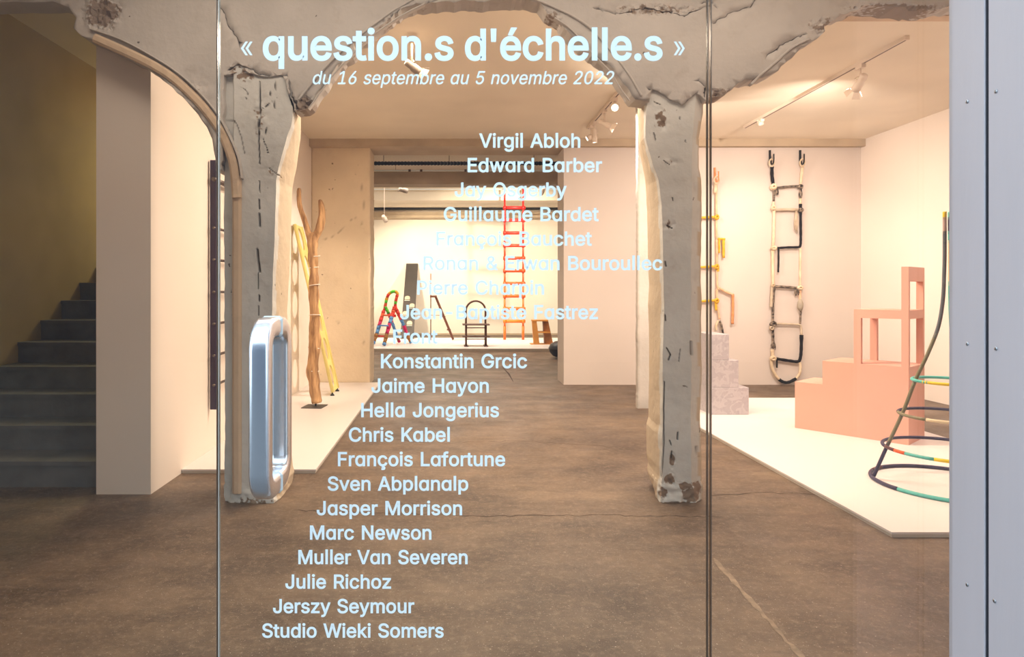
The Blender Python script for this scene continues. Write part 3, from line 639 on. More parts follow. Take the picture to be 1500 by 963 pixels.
# ------------------------------------------------------------------ vinyl lettering on the glass
GL = {"&":[448,[[221,-7,197,-7,163,-7,135,-1,110,12,86,24,67,41,54,62,41,83,34,107,34,133,34,155,39,174,47,189,56,205,69,220,85,235,101,249,119,263,140,279,166,298,191,316,216,335,223,340,230,346,237,352,244,359,250,366,255,375,259,384,262,394,262,405,262,421,256,434,245,445,235,456,220,461,201,461,189,461,178,458,168,453,158,448,151,441,145,431,140,422,137,411,137,399,137,386,140,374,145,363,151,352,159,340,169,327,179,315,190,300,204,284,282,189,360,95,438,0,413,0,389,0,364,0,300,77,236,154,171,231,152,255,135,275,121,293,107,310,95,327,87,344,79,361,75,379,75,398,75,421,81,441,91,458,101,475,116,489,134,499,153,509,175,513,200,513,225,513,247,509,266,499,284,489,298,476,308,459,319,443,324,424,324,404,324,389,321,375,315,362,309,348,302,336,291,325,281,314,269,303,256,293,222,268,188,243,154,217,133,202,119,188,110,174,101,161,97,147,97,131,97,115,101,100,109,87,117,75,129,65,143,57,158,50,174,46,193,46,213,46,233,51,251,59,270,68,286,80,301,95,316,111,328,130,336,151,345,173,349,197,349,224,368,224,388,224,408,224,408,192,404,165,397,144,389,122,381,105,371,92,361,79,352,69,345,62,341,57,337,52,333,47,316,29,296,16,271,7,246,-2]]],
"'":[206,[[95,318,78,318,75,381,73,445,70,509,92,509,114,509,136,509,133,445,131,381,128,318,112,318]]],
"-":[453,[[263,244,337,244,337,226,337,207,337,188,263,188,188,188,114,188,114,207,114,226,114,244,188,244]]],
".":[188,[[108,-4,95,-4,83,-4,72,0,63,9,54,18,50,28,50,41,50,54,54,65,63,73,72,82,83,87,95,87,108,87,119,82,128,73,137,65,141,54,141,41,141,28,137,18,128,9,119,0]]],
"0":[453,[[264,-7,227,-7,189,-7,157,3,130,24,103,45,83,74,69,113,55,152,48,199,48,254,48,309,55,356,69,395,83,434,104,464,130,484,157,505,189,516,227,516,264,516,296,505,323,484,350,464,370,434,384,395,398,356,405,309,405,254,405,199,398,152,384,113,370,74,350,45,323,24,297,3],[202,50,227,50,252,50,273,58,290,74,308,90,321,113,330,144,339,174,344,211,344,254,344,297,339,334,330,365,321,395,308,419,290,435,273,451,252,460,227,460,202,460,180,451,163,435,146,419,132,395,123,365,114,334,109,297,109,254,109,211,114,174,123,144,132,113,146,90,163,74,180,58]]],
"1":[453,[[181,0,76,0,76,18,76,36,76,55,181,55,286,55,391,55,391,36,391,18,391,0,286,0],[250,509,276,509,276,339,276,170,276,0,255,0,234,0,212,0,212,149,212,299,212,448,211,448,210,448,209,448,168,418,127,388,86,358,86,381,86,404,86,427,123,454,161,481,198,509,224,509]]],
"2":[453,[[172,0,64,0,64,16,64,32,64,47,121,108,177,168,234,229,254,249,270,267,282,282,295,298,304,313,311,327,317,341,320,356,320,371,320,390,316,405,308,419,299,432,288,442,273,449,259,456,242,460,224,460,204,460,187,456,172,447,158,439,147,428,139,413,131,399,127,382,127,362,107,362,86,362,66,362,66,392,72,419,86,442,100,465,119,483,143,496,167,509,194,516,225,516,255,516,282,509,306,497,329,484,348,467,361,445,374,424,381,399,381,372,381,354,378,335,371,318,364,300,353,280,336,259,319,237,296,211,267,180,229,140,191,100,153,60,153,59,153,58,153,57,231,57,310,57,389,57,389,38,389,19,389,0,281,0]]],
"5":[453,[[254,-7,221,-7,191,-7,164,-1,140,11,116,23,97,39,83,60,69,81,61,104,60,130,81,130,101,130,122,130,124,115,129,101,138,89,147,77,159,67,173,60,188,53,204,50,221,50,242,50,260,55,276,64,292,74,305,87,314,104,323,121,328,141,328,162,328,184,323,204,314,221,304,238,291,252,275,262,258,272,239,277,218,277,201,277,184,274,167,268,151,263,138,255,128,246,108,248,88,250,67,253,77,338,86,423,96,509,186,509,276,509,366,509,366,490,366,471,366,452,294,452,222,452,151,452,145,402,139,352,134,301,135,301,135,301,136,301,147,311,161,319,178,325,194,331,211,334,229,334,253,334,274,329,294,321,313,313,331,301,345,285,359,270,371,252,379,231,387,210,391,188,391,163,391,130,384,101,369,76,354,50,334,30,309,15,283,1]]],
"6":[453,[[258,-7,226,-7,195,-7,167,0,142,15,118,29,98,49,84,74,71,100,64,129,64,162,64,186,69,212,80,239,91,266,110,300,137,340,176,396,214,453,252,509,276,509,299,509,322,509,265,426,208,344,151,261,149,261,147,261,145,261,150,271,157,280,165,288,174,296,184,302,196,307,207,312,221,314,235,314,266,314,293,308,316,295,339,282,357,263,370,240,382,216,389,189,389,157,389,125,382,97,368,73,354,48,334,28,310,14,286,0],[207,48,226,48,246,48,264,53,279,63,294,72,306,85,314,101,323,118,327,136,327,157,327,178,323,197,314,213,306,230,294,242,279,251,264,261,246,265,226,265,207,265,189,261,174,252,159,243,147,230,138,214,129,198,125,179,125,158,125,137,129,118,138,102,147,85,159,72,174,63,189,53]]],
"A":[480,[[39,0,16,0,78,170,140,339,201,509,226,509,251,509,276,509,338,339,401,170,463,0,440,0,418,0,395,0,359,101,323,202,287,302,281,321,273,344,264,372,255,400,245,435,232,478,236,478,241,478,245,478,233,435,222,399,213,371,204,343,196,320,191,302,155,202,120,101,85,0,62,0],[197,142,110,142,110,161,110,180,110,199,197,199,283,199,370,199,370,180,370,161,370,142,283,142]]],
"B":[456,[[122,0,60,0,60,170,60,339,60,509,120,509,181,509,241,509,276,509,306,503,329,491,352,479,369,462,381,442,392,422,398,399,398,374,398,352,394,334,387,320,379,306,369,294,356,286,344,277,330,271,315,267,315,265,315,264,315,262,331,261,347,255,363,245,379,235,392,221,402,203,413,185,418,163,418,136,418,111,412,87,400,67,388,46,370,30,344,18,319,6,287,0,247,0,184,0],[125,115,125,57,165,57,205,57,245,57,284,57,313,65,330,80,347,95,355,114,355,137,355,154,351,170,342,184,334,198,321,209,306,218,290,227,271,231,248,231,207,231,166,231,125,231,125,173],[125,341,125,285,162,285,200,285,238,285,257,285,273,289,288,296,303,303,315,313,323,326,332,339,336,355,336,372,336,395,328,414,313,429,297,444,273,452,240,452,202,452,163,452,125,452,125,396]]],
"C":[510,[[293,-7,267,-7,223,-7,184,4,150,25,116,46,89,76,70,115,50,154,40,201,40,254,40,308,50,354,70,393,89,432,116,462,150,484,184,505,223,516,267,516,293,516,317,512,340,504,363,497,384,486,402,471,420,457,436,439,448,418,460,398,468,374,473,348,451,348,430,348,408,348,404,366,398,381,389,395,381,408,370,419,357,428,345,438,331,444,315,449,300,454,284,456,267,456,236,456,208,448,184,432,159,417,139,394,125,364,111,334,103,297,103,254,103,211,111,175,125,145,140,115,159,92,184,76,209,61,236,53,267,53,284,53,300,55,315,60,331,65,345,71,357,81,370,90,381,101,389,114,398,128,404,143,408,160,430,160,451,160,473,160,469,135,460,111,448,91,436,70,421,52,402,38,384,23,363,12,341,5,318,-3]]],
"E":[419,[[165,0,60,0,60,170,60,339,60,509,164,509,268,509,372,509,372,490,372,471,372,452,290,452,207,452,125,452,125,396,125,341,125,286,202,286,278,286,355,286,355,267,355,248,355,229,278,229,202,229,125,229,125,172,125,114,125,57,208,57,292,57,375,57,375,38,375,19,375,0,270,0]]],
"F":[410,[[82,0,60,0,60,170,60,339,60,509,163,509,266,509,369,509,369,490,369,471,369,452,288,452,206,452,125,452,125,394,125,336,125,278,198,278,272,278,346,278,346,259,346,240,346,221,272,221,198,221,125,221,125,147,125,74,125,0,103,0]]],
"G":[520,[[309,-7,269,-7,223,-7,184,4,149,25,115,46,88,77,69,116,50,155,40,201,40,254,40,308,50,354,69,393,88,432,115,462,149,484,183,505,221,516,265,516,292,516,317,512,340,504,364,496,385,484,403,469,422,454,437,437,449,416,461,396,470,373,474,349,452,349,430,349,408,349,403,365,396,380,387,393,379,406,368,417,356,427,344,436,330,444,315,448,300,453,283,456,265,456,235,456,208,448,183,432,159,417,139,394,125,364,111,334,103,297,103,254,103,211,111,175,125,145,140,115,159,92,184,76,209,61,237,53,269,53,297,53,323,59,345,71,367,83,384,101,396,123,409,146,415,172,415,202,421,201,428,200,434,199,384,199,333,199,283,199,283,218,283,237,283,256,348,256,413,256,478,256,478,237,478,219,478,200,478,158,469,122,451,91,433,60,408,36,377,19,345,2]]],
"H":[517,[[82,0,60,0,60,170,60,339,60,509,82,509,103,509,125,509,125,435,125,362,125,289,214,289,303,289,392,289,392,362,392,435,392,509,414,509,435,509,457,509,457,339,457,170,457,0,435,0,414,0,392,0,392,77,392,155,392,232,303,232,214,232,125,232,125,155,125,77,125,0,103,0]]],
"J":[396,[[230,-7,185,-7,140,-7,104,6,75,33,47,59,33,97,33,145,33,155,33,164,33,173,55,173,76,173,98,173,98,164,98,155,98,145,98,114,106,91,122,74,137,58,159,50,185,50,211,50,232,58,248,74,264,91,272,114,272,145,272,267,272,388,272,509,293,509,315,509,336,509,336,388,336,267,336,145,336,97,322,59,294,33,266,6]]],
"K":[467,[[146,189,104,145,104,169,104,193,104,216,116,232,128,247,139,261,151,275,162,290,174,303,187,317,199,331,212,344,262,399,313,454,364,509,392,509,420,509,448,509,376,431,304,353,231,276,230,276,229,276,228,276,187,233],[82,0,60,0,60,170,60,339,60,509,82,509,103,509,125,509,125,451,125,392,125,334,124,298,124,261,124,225,124,214,124,204,125,193,125,129,125,64,125,0,103,0],[398,0,372,0,311,86,249,173,188,259,201,276,215,293,228,309,302,206,375,103,449,0,423,0]]],
"L":[393,[[160,0,60,0,60,170,60,339,60,509,82,509,103,509,125,509,125,358,125,208,125,57,203,57,282,57,361,57,361,38,361,19,361,0,261,0]]],
"M":[628,[[81,0,60,0,60,170,60,339,60,509,91,509,121,509,152,509,193,402,235,294,277,187,280,180,284,170,287,159,291,148,295,136,299,123,303,110,307,97,311,84,315,71,319,59,322,49,317,49,312,49,307,49,310,59,314,70,318,83,322,95,326,108,330,121,334,134,338,147,342,158,346,170,349,179,352,187,394,294,435,402,476,509,507,509,537,509,568,509,568,339,568,170,568,0,547,0,525,0,504,0,504,97,504,194,504,291,504,302,504,314,504,327,505,340,505,354,505,369,505,383,506,398,506,413,506,428,507,443,507,457,509,457,511,457,513,457,508,441,503,426,498,409,492,393,487,378,482,363,477,348,472,334,467,322,463,309,459,299,456,291,418,194,380,97,342,0,323,0,305,0,286,0,248,97,209,194,170,291,167,299,163,309,159,321,155,333,150,346,145,361,140,376,135,391,129,408,124,424,118,441,112,457,114,457,117,457,119,457,119,444,120,431,120,416,120,401,121,387,121,372,121,357,121,342,122,328,122,315,122,302,122,291,122,194,122,97,122,0,101,0]]],
"N":[523,[[82,0,60,0,60,170,60,339,60,509,85,509,111,509,136,509,205,400,274,291,343,183,349,174,355,164,363,151,370,138,379,123,388,107,396,90,405,73,414,55,411,55,408,54,405,54,403,72,401,90,401,108,400,126,399,142,399,157,399,172,399,185,399,195,399,300,399,404,399,509,420,509,442,509,463,509,463,339,463,170,463,0,438,0,412,0,387,0,325,97,264,193,202,290,194,303,186,316,177,331,169,345,159,362,148,381,137,400,123,424,108,452,111,453,115,453,119,454,120,428,121,405,122,384,123,362,124,344,124,328,125,312,125,300,125,291,125,194,125,97,125,0,103,0]]],
"O":[533,[[311,-7,267,-7,223,-7,184,4,150,25,116,46,90,76,70,115,50,154,40,201,40,254,40,308,50,354,70,393,90,432,116,462,150,484,184,505,223,516,267,516,311,516,350,505,384,484,418,462,444,432,464,393,483,354,493,308,493,254,493,201,483,154,464,115,444,76,418,46,384,25,350,4],[236,53,267,53,297,53,325,61,349,76,374,91,394,114,408,144,423,174,430,211,430,254,430,298,423,335,408,365,394,395,374,417,349,433,325,448,297,456,267,456,236,456,209,448,184,433,159,417,140,394,125,364,111,334,103,297,103,254,103,211,111,174,125,144,140,114,159,92,184,76,209,61]]],
"P":[445,[[82,0,60,0,60,170,60,339,60,509,118,509,177,509,235,509,274,509,307,502,332,487,358,473,377,454,390,430,402,405,409,378,409,348,409,317,402,290,390,265,377,241,358,222,332,207,307,193,274,186,235,186,193,186,151,186,109,186,109,205,109,224,109,242,150,242,191,242,233,242,259,242,281,247,297,256,313,265,325,278,333,294,341,310,344,328,344,348,344,368,341,386,333,402,325,417,313,430,297,439,280,448,259,452,232,452,196,452,160,452,125,452,125,301,125,151,125,0,103,0]]],
"R":[449,[[82,0,60,0,60,170,60,339,60,509,119,509,177,509,236,509,275,509,307,502,333,489,359,475,378,457,390,433,403,410,409,382,409,352,409,321,403,295,390,271,378,248,359,230,333,217,307,204,275,198,236,198,189,198,143,198,96,198,96,217,96,236,96,255,142,255,188,255,234,255,260,255,281,259,298,267,314,275,326,286,334,300,341,315,345,332,345,352,345,372,341,390,334,405,326,420,314,431,298,440,281,448,259,452,233,452,197,452,161,452,125,452,125,301,125,151,125,0,103,0],[378,0,353,0,312,76,271,153,230,229,254,229,279,229,303,229,344,153,386,76,428,0,403,0]]],
"S":[447,[[263,-9,224,-9,187,-9,155,-3,128,9,100,21,79,38,64,60,49,82,40,107,38,137,60,137,82,137,104,137,106,117,112,101,123,88,134,75,149,65,166,59,184,52,203,49,224,49,247,49,268,53,286,60,304,68,319,78,329,92,340,105,346,121,346,139,346,155,341,169,332,179,323,189,311,198,296,205,281,211,264,217,245,222,224,228,204,234,184,239,142,251,109,268,86,289,63,311,52,339,52,372,52,401,60,426,75,448,90,469,111,486,138,498,164,510,194,516,227,516,261,516,290,510,316,498,342,486,362,469,377,449,392,428,400,404,401,378,380,378,358,378,337,378,335,403,323,423,302,437,281,451,256,459,225,459,203,459,184,455,167,448,151,441,138,431,129,418,120,406,115,391,115,376,115,358,120,344,131,334,142,323,154,314,169,308,184,302,199,297,212,293,230,289,247,284,264,279,279,275,295,270,312,264,328,257,344,248,359,238,373,227,385,214,395,198,404,181,408,162,408,139,408,111,401,86,386,64,372,41,351,24,323,11,296,-2]]],
"V":[480,[[229,0,204,0,141,170,79,339,16,509,39,509,62,509,84,509,120,408,156,307,192,206,198,189,206,166,215,137,224,109,235,73,248,31,243,31,239,31,235,31,247,74,258,110,267,138,276,166,284,189,290,206,325,307,360,408,395,509,417,509,440,509,463,509,401,339,340,170,278,0,253,0]]],
"W":[686,[[180,0,155,0,109,170,63,339,16,509,38,509,60,509,82,509,109,404,136,300,163,196,168,179,172,163,175,145,179,128,183,111,187,94,190,76,194,58,197,40,194,40,192,40,189,40,193,58,196,76,200,94,203,111,207,128,211,145,215,163,220,179,224,196,251,300,279,404,306,509,331,509,355,509,380,509,407,404,434,300,462,196,466,179,470,163,474,145,478,128,482,111,486,94,490,76,494,58,497,40,494,40,491,40,488,40,492,58,495,76,499,94,502,111,506,128,510,145,515,163,519,179,523,196,550,300,576,404,603,509,625,509,647,509,670,509,623,339,577,170,530,0,505,0,480,0,455,0,426,108,397,215,368,323,362,344,357,367,351,391,346,416,341,444,336,475,341,475,345,475,350,475,345,445,340,419,335,395,330,371,324,347,318,323,289,215,260,108,230,0,205,0]]],
"a":[389,[[182,-9,160,-9,136,-9,114,-4,94,5,75,14,59,27,48,45,36,62,30,83,30,108,30,130,35,147,43,161,52,175,63,185,78,193,92,201,108,207,125,211,143,215,160,218,178,220,201,223,219,225,234,227,248,228,258,231,265,235,272,239,276,245,276,255,276,255,276,256,276,257,276,272,273,286,267,297,261,308,252,316,240,322,228,328,213,331,196,331,178,331,162,328,149,322,136,317,126,309,118,301,110,292,104,283,100,274,80,280,61,285,41,291,50,314,62,332,79,346,95,360,113,369,133,375,153,381,173,384,194,384,208,384,223,383,239,379,255,376,271,370,286,360,301,351,313,338,322,320,332,303,337,280,337,251,337,168,337,84,337,0,317,0,297,0,277,0,277,17,277,35,277,52,275,52,274,52,272,52,268,43,261,34,252,25,243,15,230,7,215,1,200,-5],[155,45,170,45,193,45,212,50,228,59,243,68,255,79,263,93,271,107,276,122,276,138,276,155,276,173,276,190,273,187,268,184,259,182,251,180,242,178,231,176,221,174,210,172,200,171,190,170,182,169,175,168,161,166,147,163,134,159,121,154,111,148,103,139,96,131,92,119,92,105,92,92,95,81,102,72,109,63,118,57,130,52,142,48]]],
"b":[424,[[261,-8,229,-8,206,-8,187,-4,172,4,158,12,146,21,138,31,129,42,123,51,118,59,116,59,114,59,112,59,112,39,112,20,112,0,92,0,72,0,53,0,53,170,53,339,53,509,73,509,93,509,114,509,114,446,114,382,114,319,115,319,117,319,118,319,123,327,129,336,137,346,145,356,157,365,171,373,186,381,205,384,229,384,261,384,289,376,313,361,337,345,356,322,370,293,383,263,390,229,390,189,390,149,383,114,370,84,356,55,337,32,313,16,289,0],[197,47,220,47,244,47,263,53,279,66,295,78,308,95,316,117,324,138,328,162,328,189,328,216,324,240,316,261,308,282,296,299,280,311,264,324,244,330,220,330,197,330,177,324,161,312,145,300,133,284,125,263,117,242,113,217,113,189,113,161,117,136,125,115,133,94,146,77,162,65,178,53]]],
"c":[396,[[226,-8,207,-8,173,-8,143,0,117,16,91,33,71,56,56,85,41,114,34,149,34,187,34,227,41,262,56,291,71,321,91,343,117,360,143,376,173,384,207,384,226,384,243,382,260,377,276,372,292,365,305,356,319,347,330,335,340,322,350,309,357,294,362,277,342,272,322,267,303,262,300,272,296,281,290,289,285,297,278,305,270,311,262,317,253,322,242,325,232,328,220,330,207,330,182,330,161,323,145,310,129,297,116,280,108,258,100,237,96,213,96,187,96,162,100,139,108,117,116,96,129,79,145,66,161,53,182,46,207,46,220,46,232,48,243,52,253,55,263,60,271,66,279,72,286,80,292,89,297,97,301,107,304,117,324,112,343,107,363,102,358,85,351,70,341,56,332,43,320,31,306,21,293,12,277,4,261,-1,244,-6]]],
"d":[424,[[219,-8,195,-8,164,-8,136,0,111,16,87,32,68,55,55,84,41,114,34,149,34,189,34,229,41,263,55,293,69,322,88,345,112,361,136,376,164,384,196,384,219,384,238,381,253,373,268,365,279,356,287,346,296,336,302,327,306,319,308,319,309,319,311,319,311,382,311,446,311,509,331,509,351,509,372,509,372,339,372,170,372,0,352,0,332,0,313,0,313,20,313,39,313,59,311,59,309,59,307,59,302,51,295,42,287,31,278,21,267,12,252,4,238,-4],[181,47,205,47,227,47,247,53,263,65,279,77,291,94,299,115,308,136,312,161,312,189,312,217,308,242,300,263,292,284,279,300,263,312,247,324,228,330,205,330,181,330,161,324,145,311,129,299,116,282,108,261,100,240,96,216,96,189,96,162,100,138,109,117,117,95,129,78,145,66,161,53]]],
"e":[404,[[238,-8,212,-8,175,-8,143,0,117,16,90,33,70,56,56,85,41,114,34,148,34,187,34,226,41,260,55,290,69,319,89,343,115,359,141,376,171,384,205,384,226,384,246,381,266,374,285,367,303,356,319,341,335,326,348,306,357,282,366,258,371,228,371,194,371,186,371,178,371,169,272,169,174,169,75,169,75,187,75,204,75,221,163,221,250,221,338,221,329,215,319,208,310,202,310,227,306,249,298,269,290,288,278,303,263,314,247,325,228,330,205,330,182,330,163,325,146,313,130,302,118,288,109,270,100,251,96,232,96,211,96,200,96,189,96,178,96,150,101,126,110,106,120,87,134,72,151,61,168,51,189,46,212,46,228,46,241,48,254,53,266,57,277,64,285,73,294,82,301,93,306,105,325,101,345,96,365,91,359,71,349,54,335,39,321,24,303,13,283,4,262,-4]]],
"f":[254,[[154,379,228,379,228,362,228,344,228,327,154,327,80,327,6,327,6,344,6,362,6,379,80,379],[101,0,81,0,81,144,81,288,81,432,81,453,86,471,96,486,106,500,119,511,135,519,152,526,169,530,187,530,201,530,213,529,222,527,232,525,238,523,243,521,238,503,233,486,227,468,224,470,220,471,215,472,210,473,203,474,195,474,176,474,163,469,154,460,146,451,142,437,142,419,142,279,142,140,142,0,121,0]]],
"g":[425,[[238,-151,207,-151,179,-151,155,-147,134,-140,113,-132,96,-123,82,-110,69,-98,58,-84,51,-69,67,-60,84,-50,101,-41,107,-49,113,-57,122,-66,130,-75,141,-82,154,-88,168,-94,186,-97,207,-97,238,-97,263,-90,282,-75,302,-60,311,-37,311,-6,311,19,311,44,311,68,310,68,308,68,306,68,301,60,295,51,287,41,278,32,267,23,252,16,238,8,219,5,195,5,164,5,137,12,113,27,88,41,69,62,55,90,41,118,34,152,34,191,34,230,41,264,55,293,69,322,88,345,112,361,137,376,165,384,196,384,220,384,239,381,253,373,268,365,280,356,288,346,297,336,303,327,308,319,309,319,311,319,313,319,313,339,313,359,313,379,333,379,353,379,372,379,372,250,372,121,372,-9,372,-42,365,-69,350,-90,335,-111,316,-126,291,-136,266,-146],[181,59,205,59,228,59,248,64,264,75,280,86,292,101,300,121,308,141,312,165,312,193,312,220,308,243,300,264,292,284,280,301,264,312,248,324,228,330,205,330,181,330,161,324,145,312,129,299,117,283,109,262,100,242,96,219,96,193,96,166,100,143,109,123,117,103,129,87,145,76,162,65]]],
"h":[410,[[114,249,114,227,114,151,114,76,114,0,93,0,73,0,53,0,53,170,53,339,53,509,73,509,93,509,114,509,114,435,114,361,114,287,110,287,106,287,102,287,114,322,131,347,152,362,174,377,199,384,227,384,253,384,276,379,295,369,315,358,330,342,341,321,352,299,357,273,357,240,357,160,357,80,357,0,337,0,316,0,296,0,296,78,296,157,296,235,296,265,288,288,273,304,258,321,237,329,210,329,192,329,175,325,161,317,146,309,135,298,126,283,118,267]]],
"i":[167,[[73,0,53,0,53,126,53,253,53,379,73,379,93,379,114,379,114,253,114,126,114,0,93,0],[95,443,84,443,72,443,62,447,54,455,45,462,41,472,41,483,41,494,45,504,54,512,62,520,72,524,84,524,95,524,106,520,114,512,122,504,126,494,126,483,126,472,122,462,114,455,106,447]]],
"k":[381,[[132,158,110,137,110,162,110,187,110,212,113,212,117,212,121,212,175,268,230,323,284,379,310,379,335,379,360,379,301,319,243,259,184,199,182,199,179,199,177,199,155,178],[73,0,53,0,53,170,53,339,53,509,73,509,93,509,114,509,114,339,114,170,114,0,93,0],[320,0,294,0,245,62,197,124,148,186,162,200,177,214,191,229,252,152,312,76,372,0,346,0]]],
"l":[189,[[147,-2,139,-2,110,-2,88,5,74,20,60,35,53,57,53,84,53,226,53,367,53,509,73,509,93,509,114,509,114,372,114,235,114,99,114,81,116,69,120,62,125,55,133,52,146,52,152,52,157,52,160,53,164,53,167,54,170,54,173,37,177,20,181,3,175,1,169,0,162,-1,154,-2]]],
"m":[610,[[73,0,53,0,53,126,53,253,53,379,72,379,92,379,112,379,112,351,112,323,112,295,111,295,109,295,108,295,113,316,121,332,132,346,144,359,157,369,172,376,187,383,203,386,219,386,247,386,270,378,287,361,305,344,316,322,321,295,318,295,315,295,312,295,317,313,325,329,337,343,349,357,364,367,381,375,398,382,416,386,437,386,459,386,479,381,497,372,515,362,530,348,541,328,551,309,557,285,557,255,557,170,557,85,557,0,536,0,516,0,496,0,496,85,496,169,496,254,496,281,488,301,473,313,457,325,439,330,419,330,402,330,387,327,374,320,362,313,352,303,345,290,339,278,335,263,335,247,335,165,335,82,335,0,315,0,295,0,274,0,274,87,274,173,274,260,274,281,267,298,253,311,239,324,221,330,199,330,185,330,171,327,158,320,144,313,134,303,126,289,118,276,114,258,114,238,114,159,114,79,114,0,93,0]]],
"n":[410,[[114,249,114,227,114,151,114,76,114,0,93,0,73,0,53,0,53,126,53,253,53,379,72,379,92,379,112,379,112,349,112,318,112,287,109,287,106,287,102,287,114,322,131,347,152,362,174,377,199,384,227,384,253,384,276,379,295,369,314,358,330,342,341,321,352,299,357,273,357,240,357,160,357,80,357,0,337,0,316,0,296,0,296,78,296,157,296,235,296,265,288,288,273,304,258,321,237,329,210,329,192,329,175,325,161,317,146,309,135,298,126,283,118,267]]],
"o":[415,[[242,-8,207,-8,173,-8,143,0,117,16,91,33,71,56,56,85,41,114,34,149,34,187,34,227,41,262,56,291,71,321,91,343,117,360,143,376,173,384,207,384,242,384,273,376,299,360,325,343,345,321,359,291,374,262,381,227,381,187,381,149,374,114,359,85,345,56,325,33,299,16,273,0],[182,46,207,46,233,46,254,53,270,66,287,79,299,96,307,117,315,139,319,162,319,187,319,213,315,236,307,258,299,280,287,297,270,310,254,323,233,330,207,330,182,330,161,323,145,310,129,297,116,280,108,258,100,237,96,213,96,187,96,162,100,139,108,117,116,96,129,79,145,66,161,53]]],
"p":[424,[[73,-143,53,-143,53,31,53,205,53,379,72,379,92,379,112,379,112,359,112,339,112,319,114,319,116,319,118,319,123,327,129,336,137,346,145,356,157,365,171,373,186,381,205,384,229,384,261,384,289,376,313,361,337,345,356,322,370,293,383,263,390,229,390,189,390,149,383,114,370,84,356,55,337,32,313,16,289,0,261,-8,229,-8,206,-8,187,-4,173,4,158,12,146,21,138,31,130,42,123,51,118,59,117,59,115,59,114,59,114,-8,114,-76,114,-143,93,-143],[197,47,220,47,244,47,263,53,279,66,295,78,308,95,316,117,324,138,328,162,328,189,328,216,324,240,316,261,308,282,296,299,280,311,264,324,244,330,220,330,197,330,177,324,161,312,145,300,133,284,125,263,117,242,113,217,113,189,113,161,117,136,125,115,133,94,146,77,162,65,178,53]]],
"q":[424,[[372,31,372,-143,351,-143,331,-143,311,-143,311,-76,311,-8,311,59,309,59,308,59,306,59,302,51,295,42,287,31,278,21,267,12,252,4,238,-4,219,-8,195,-8,164,-8,136,0,111,16,87,32,68,55,55,84,41,114,34,149,34,189,34,229,41,263,55,293,69,322,88,345,112,361,136,376,164,384,196,384,219,384,238,381,253,373,268,365,279,356,287,346,296,336,302,327,307,319,309,319,311,319,313,319,313,339,313,359,313,379,332,379,352,379,372,379,372,205],[181,47,205,47,227,47,247,53,263,65,279,77,291,94,299,115,308,136,312,161,312,189,312,217,308,242,300,263,292,284,279,300,263,312,247,324,228,330,205,330,181,330,161,324,145,311,129,299,116,282,108,261,100,240,96,216,96,189,96,162,100,138,109,117,117,95,129,78,145,66,161,53]]],
"r":[259,[[73,0,53,0,53,126,53,253,53,379,72,379,92,379,112,379,112,360,112,340,112,321,113,321,114,321,115,321,122,340,135,355,152,367,170,379,190,385,213,385,218,385,223,385,229,384,235,384,240,384,243,384,243,363,243,343,243,322,242,323,237,323,230,324,223,325,215,326,207,326,189,326,173,322,159,315,145,307,134,297,126,284,118,270,114,255,114,237,114,158,114,79,114,0,93,0]]],
"s":[365,[[211,-8,182,-8,156,-8,133,-4,112,3,92,11,75,23,62,38,49,53,40,72,36,94,55,98,74,102,94,107,99,86,109,70,124,60,139,50,158,45,181,45,208,45,229,51,244,62,260,74,268,87,268,103,268,116,263,127,254,136,245,144,231,151,212,155,191,160,170,165,149,170,115,178,89,191,72,208,55,225,47,247,47,274,47,296,53,315,65,332,77,348,94,361,115,370,136,380,160,384,187,384,213,384,235,380,254,372,272,365,287,353,299,339,310,325,319,309,324,290,305,286,287,281,268,277,263,292,255,304,243,316,230,327,212,333,187,333,165,333,146,327,131,317,116,306,109,293,109,277,109,263,114,252,124,243,134,235,150,228,172,223,191,218,210,214,229,209,264,201,290,188,306,171,323,154,331,133,331,107,331,84,325,64,312,47,300,30,282,16,260,6,237,-3]]],
"t":[227,[[138,379,204,379,204,362,204,344,204,327,138,327,72,327,6,327,6,344,6,362,6,379,72,379],[65,345,65,471,85,471,106,471,126,471,126,347,126,222,126,98,126,81,129,69,136,61,143,54,154,50,170,50,174,50,179,50,185,51,191,52,197,53,202,54,206,36,209,19,213,2,207,0,200,-2,192,-3,184,-4,176,-4,168,-4,136,-4,110,4,92,21,74,38,65,62,65,93,65,219]]],
"u":[410,[[211,-5,182,-5,157,-5,134,0,115,11,95,21,80,37,69,59,58,80,53,107,53,139,53,219,53,299,53,379,73,379,93,379,114,379,114,301,114,222,114,144,114,114,121,91,137,75,152,58,173,50,200,50,218,50,235,54,249,62,264,70,275,81,283,97,292,112,296,131,296,153,296,228,296,304,296,379,316,379,337,379,357,379,357,253,357,126,357,0,337,0,318,0,298,0,298,31,298,61,298,92,301,92,304,92,307,92,295,57,279,32,257,17,235,2]]],
"v":[389,[[184,0,163,0,114,126,66,253,17,379,40,379,62,379,84,379,111,305,138,230,165,155,174,132,181,110,187,87,193,64,199,42,206,21,198,21,191,21,184,21,191,42,197,64,203,87,209,110,216,132,224,155,251,230,278,305,305,379,327,379,349,379,371,379,323,253,275,126,226,0,205,0]]],
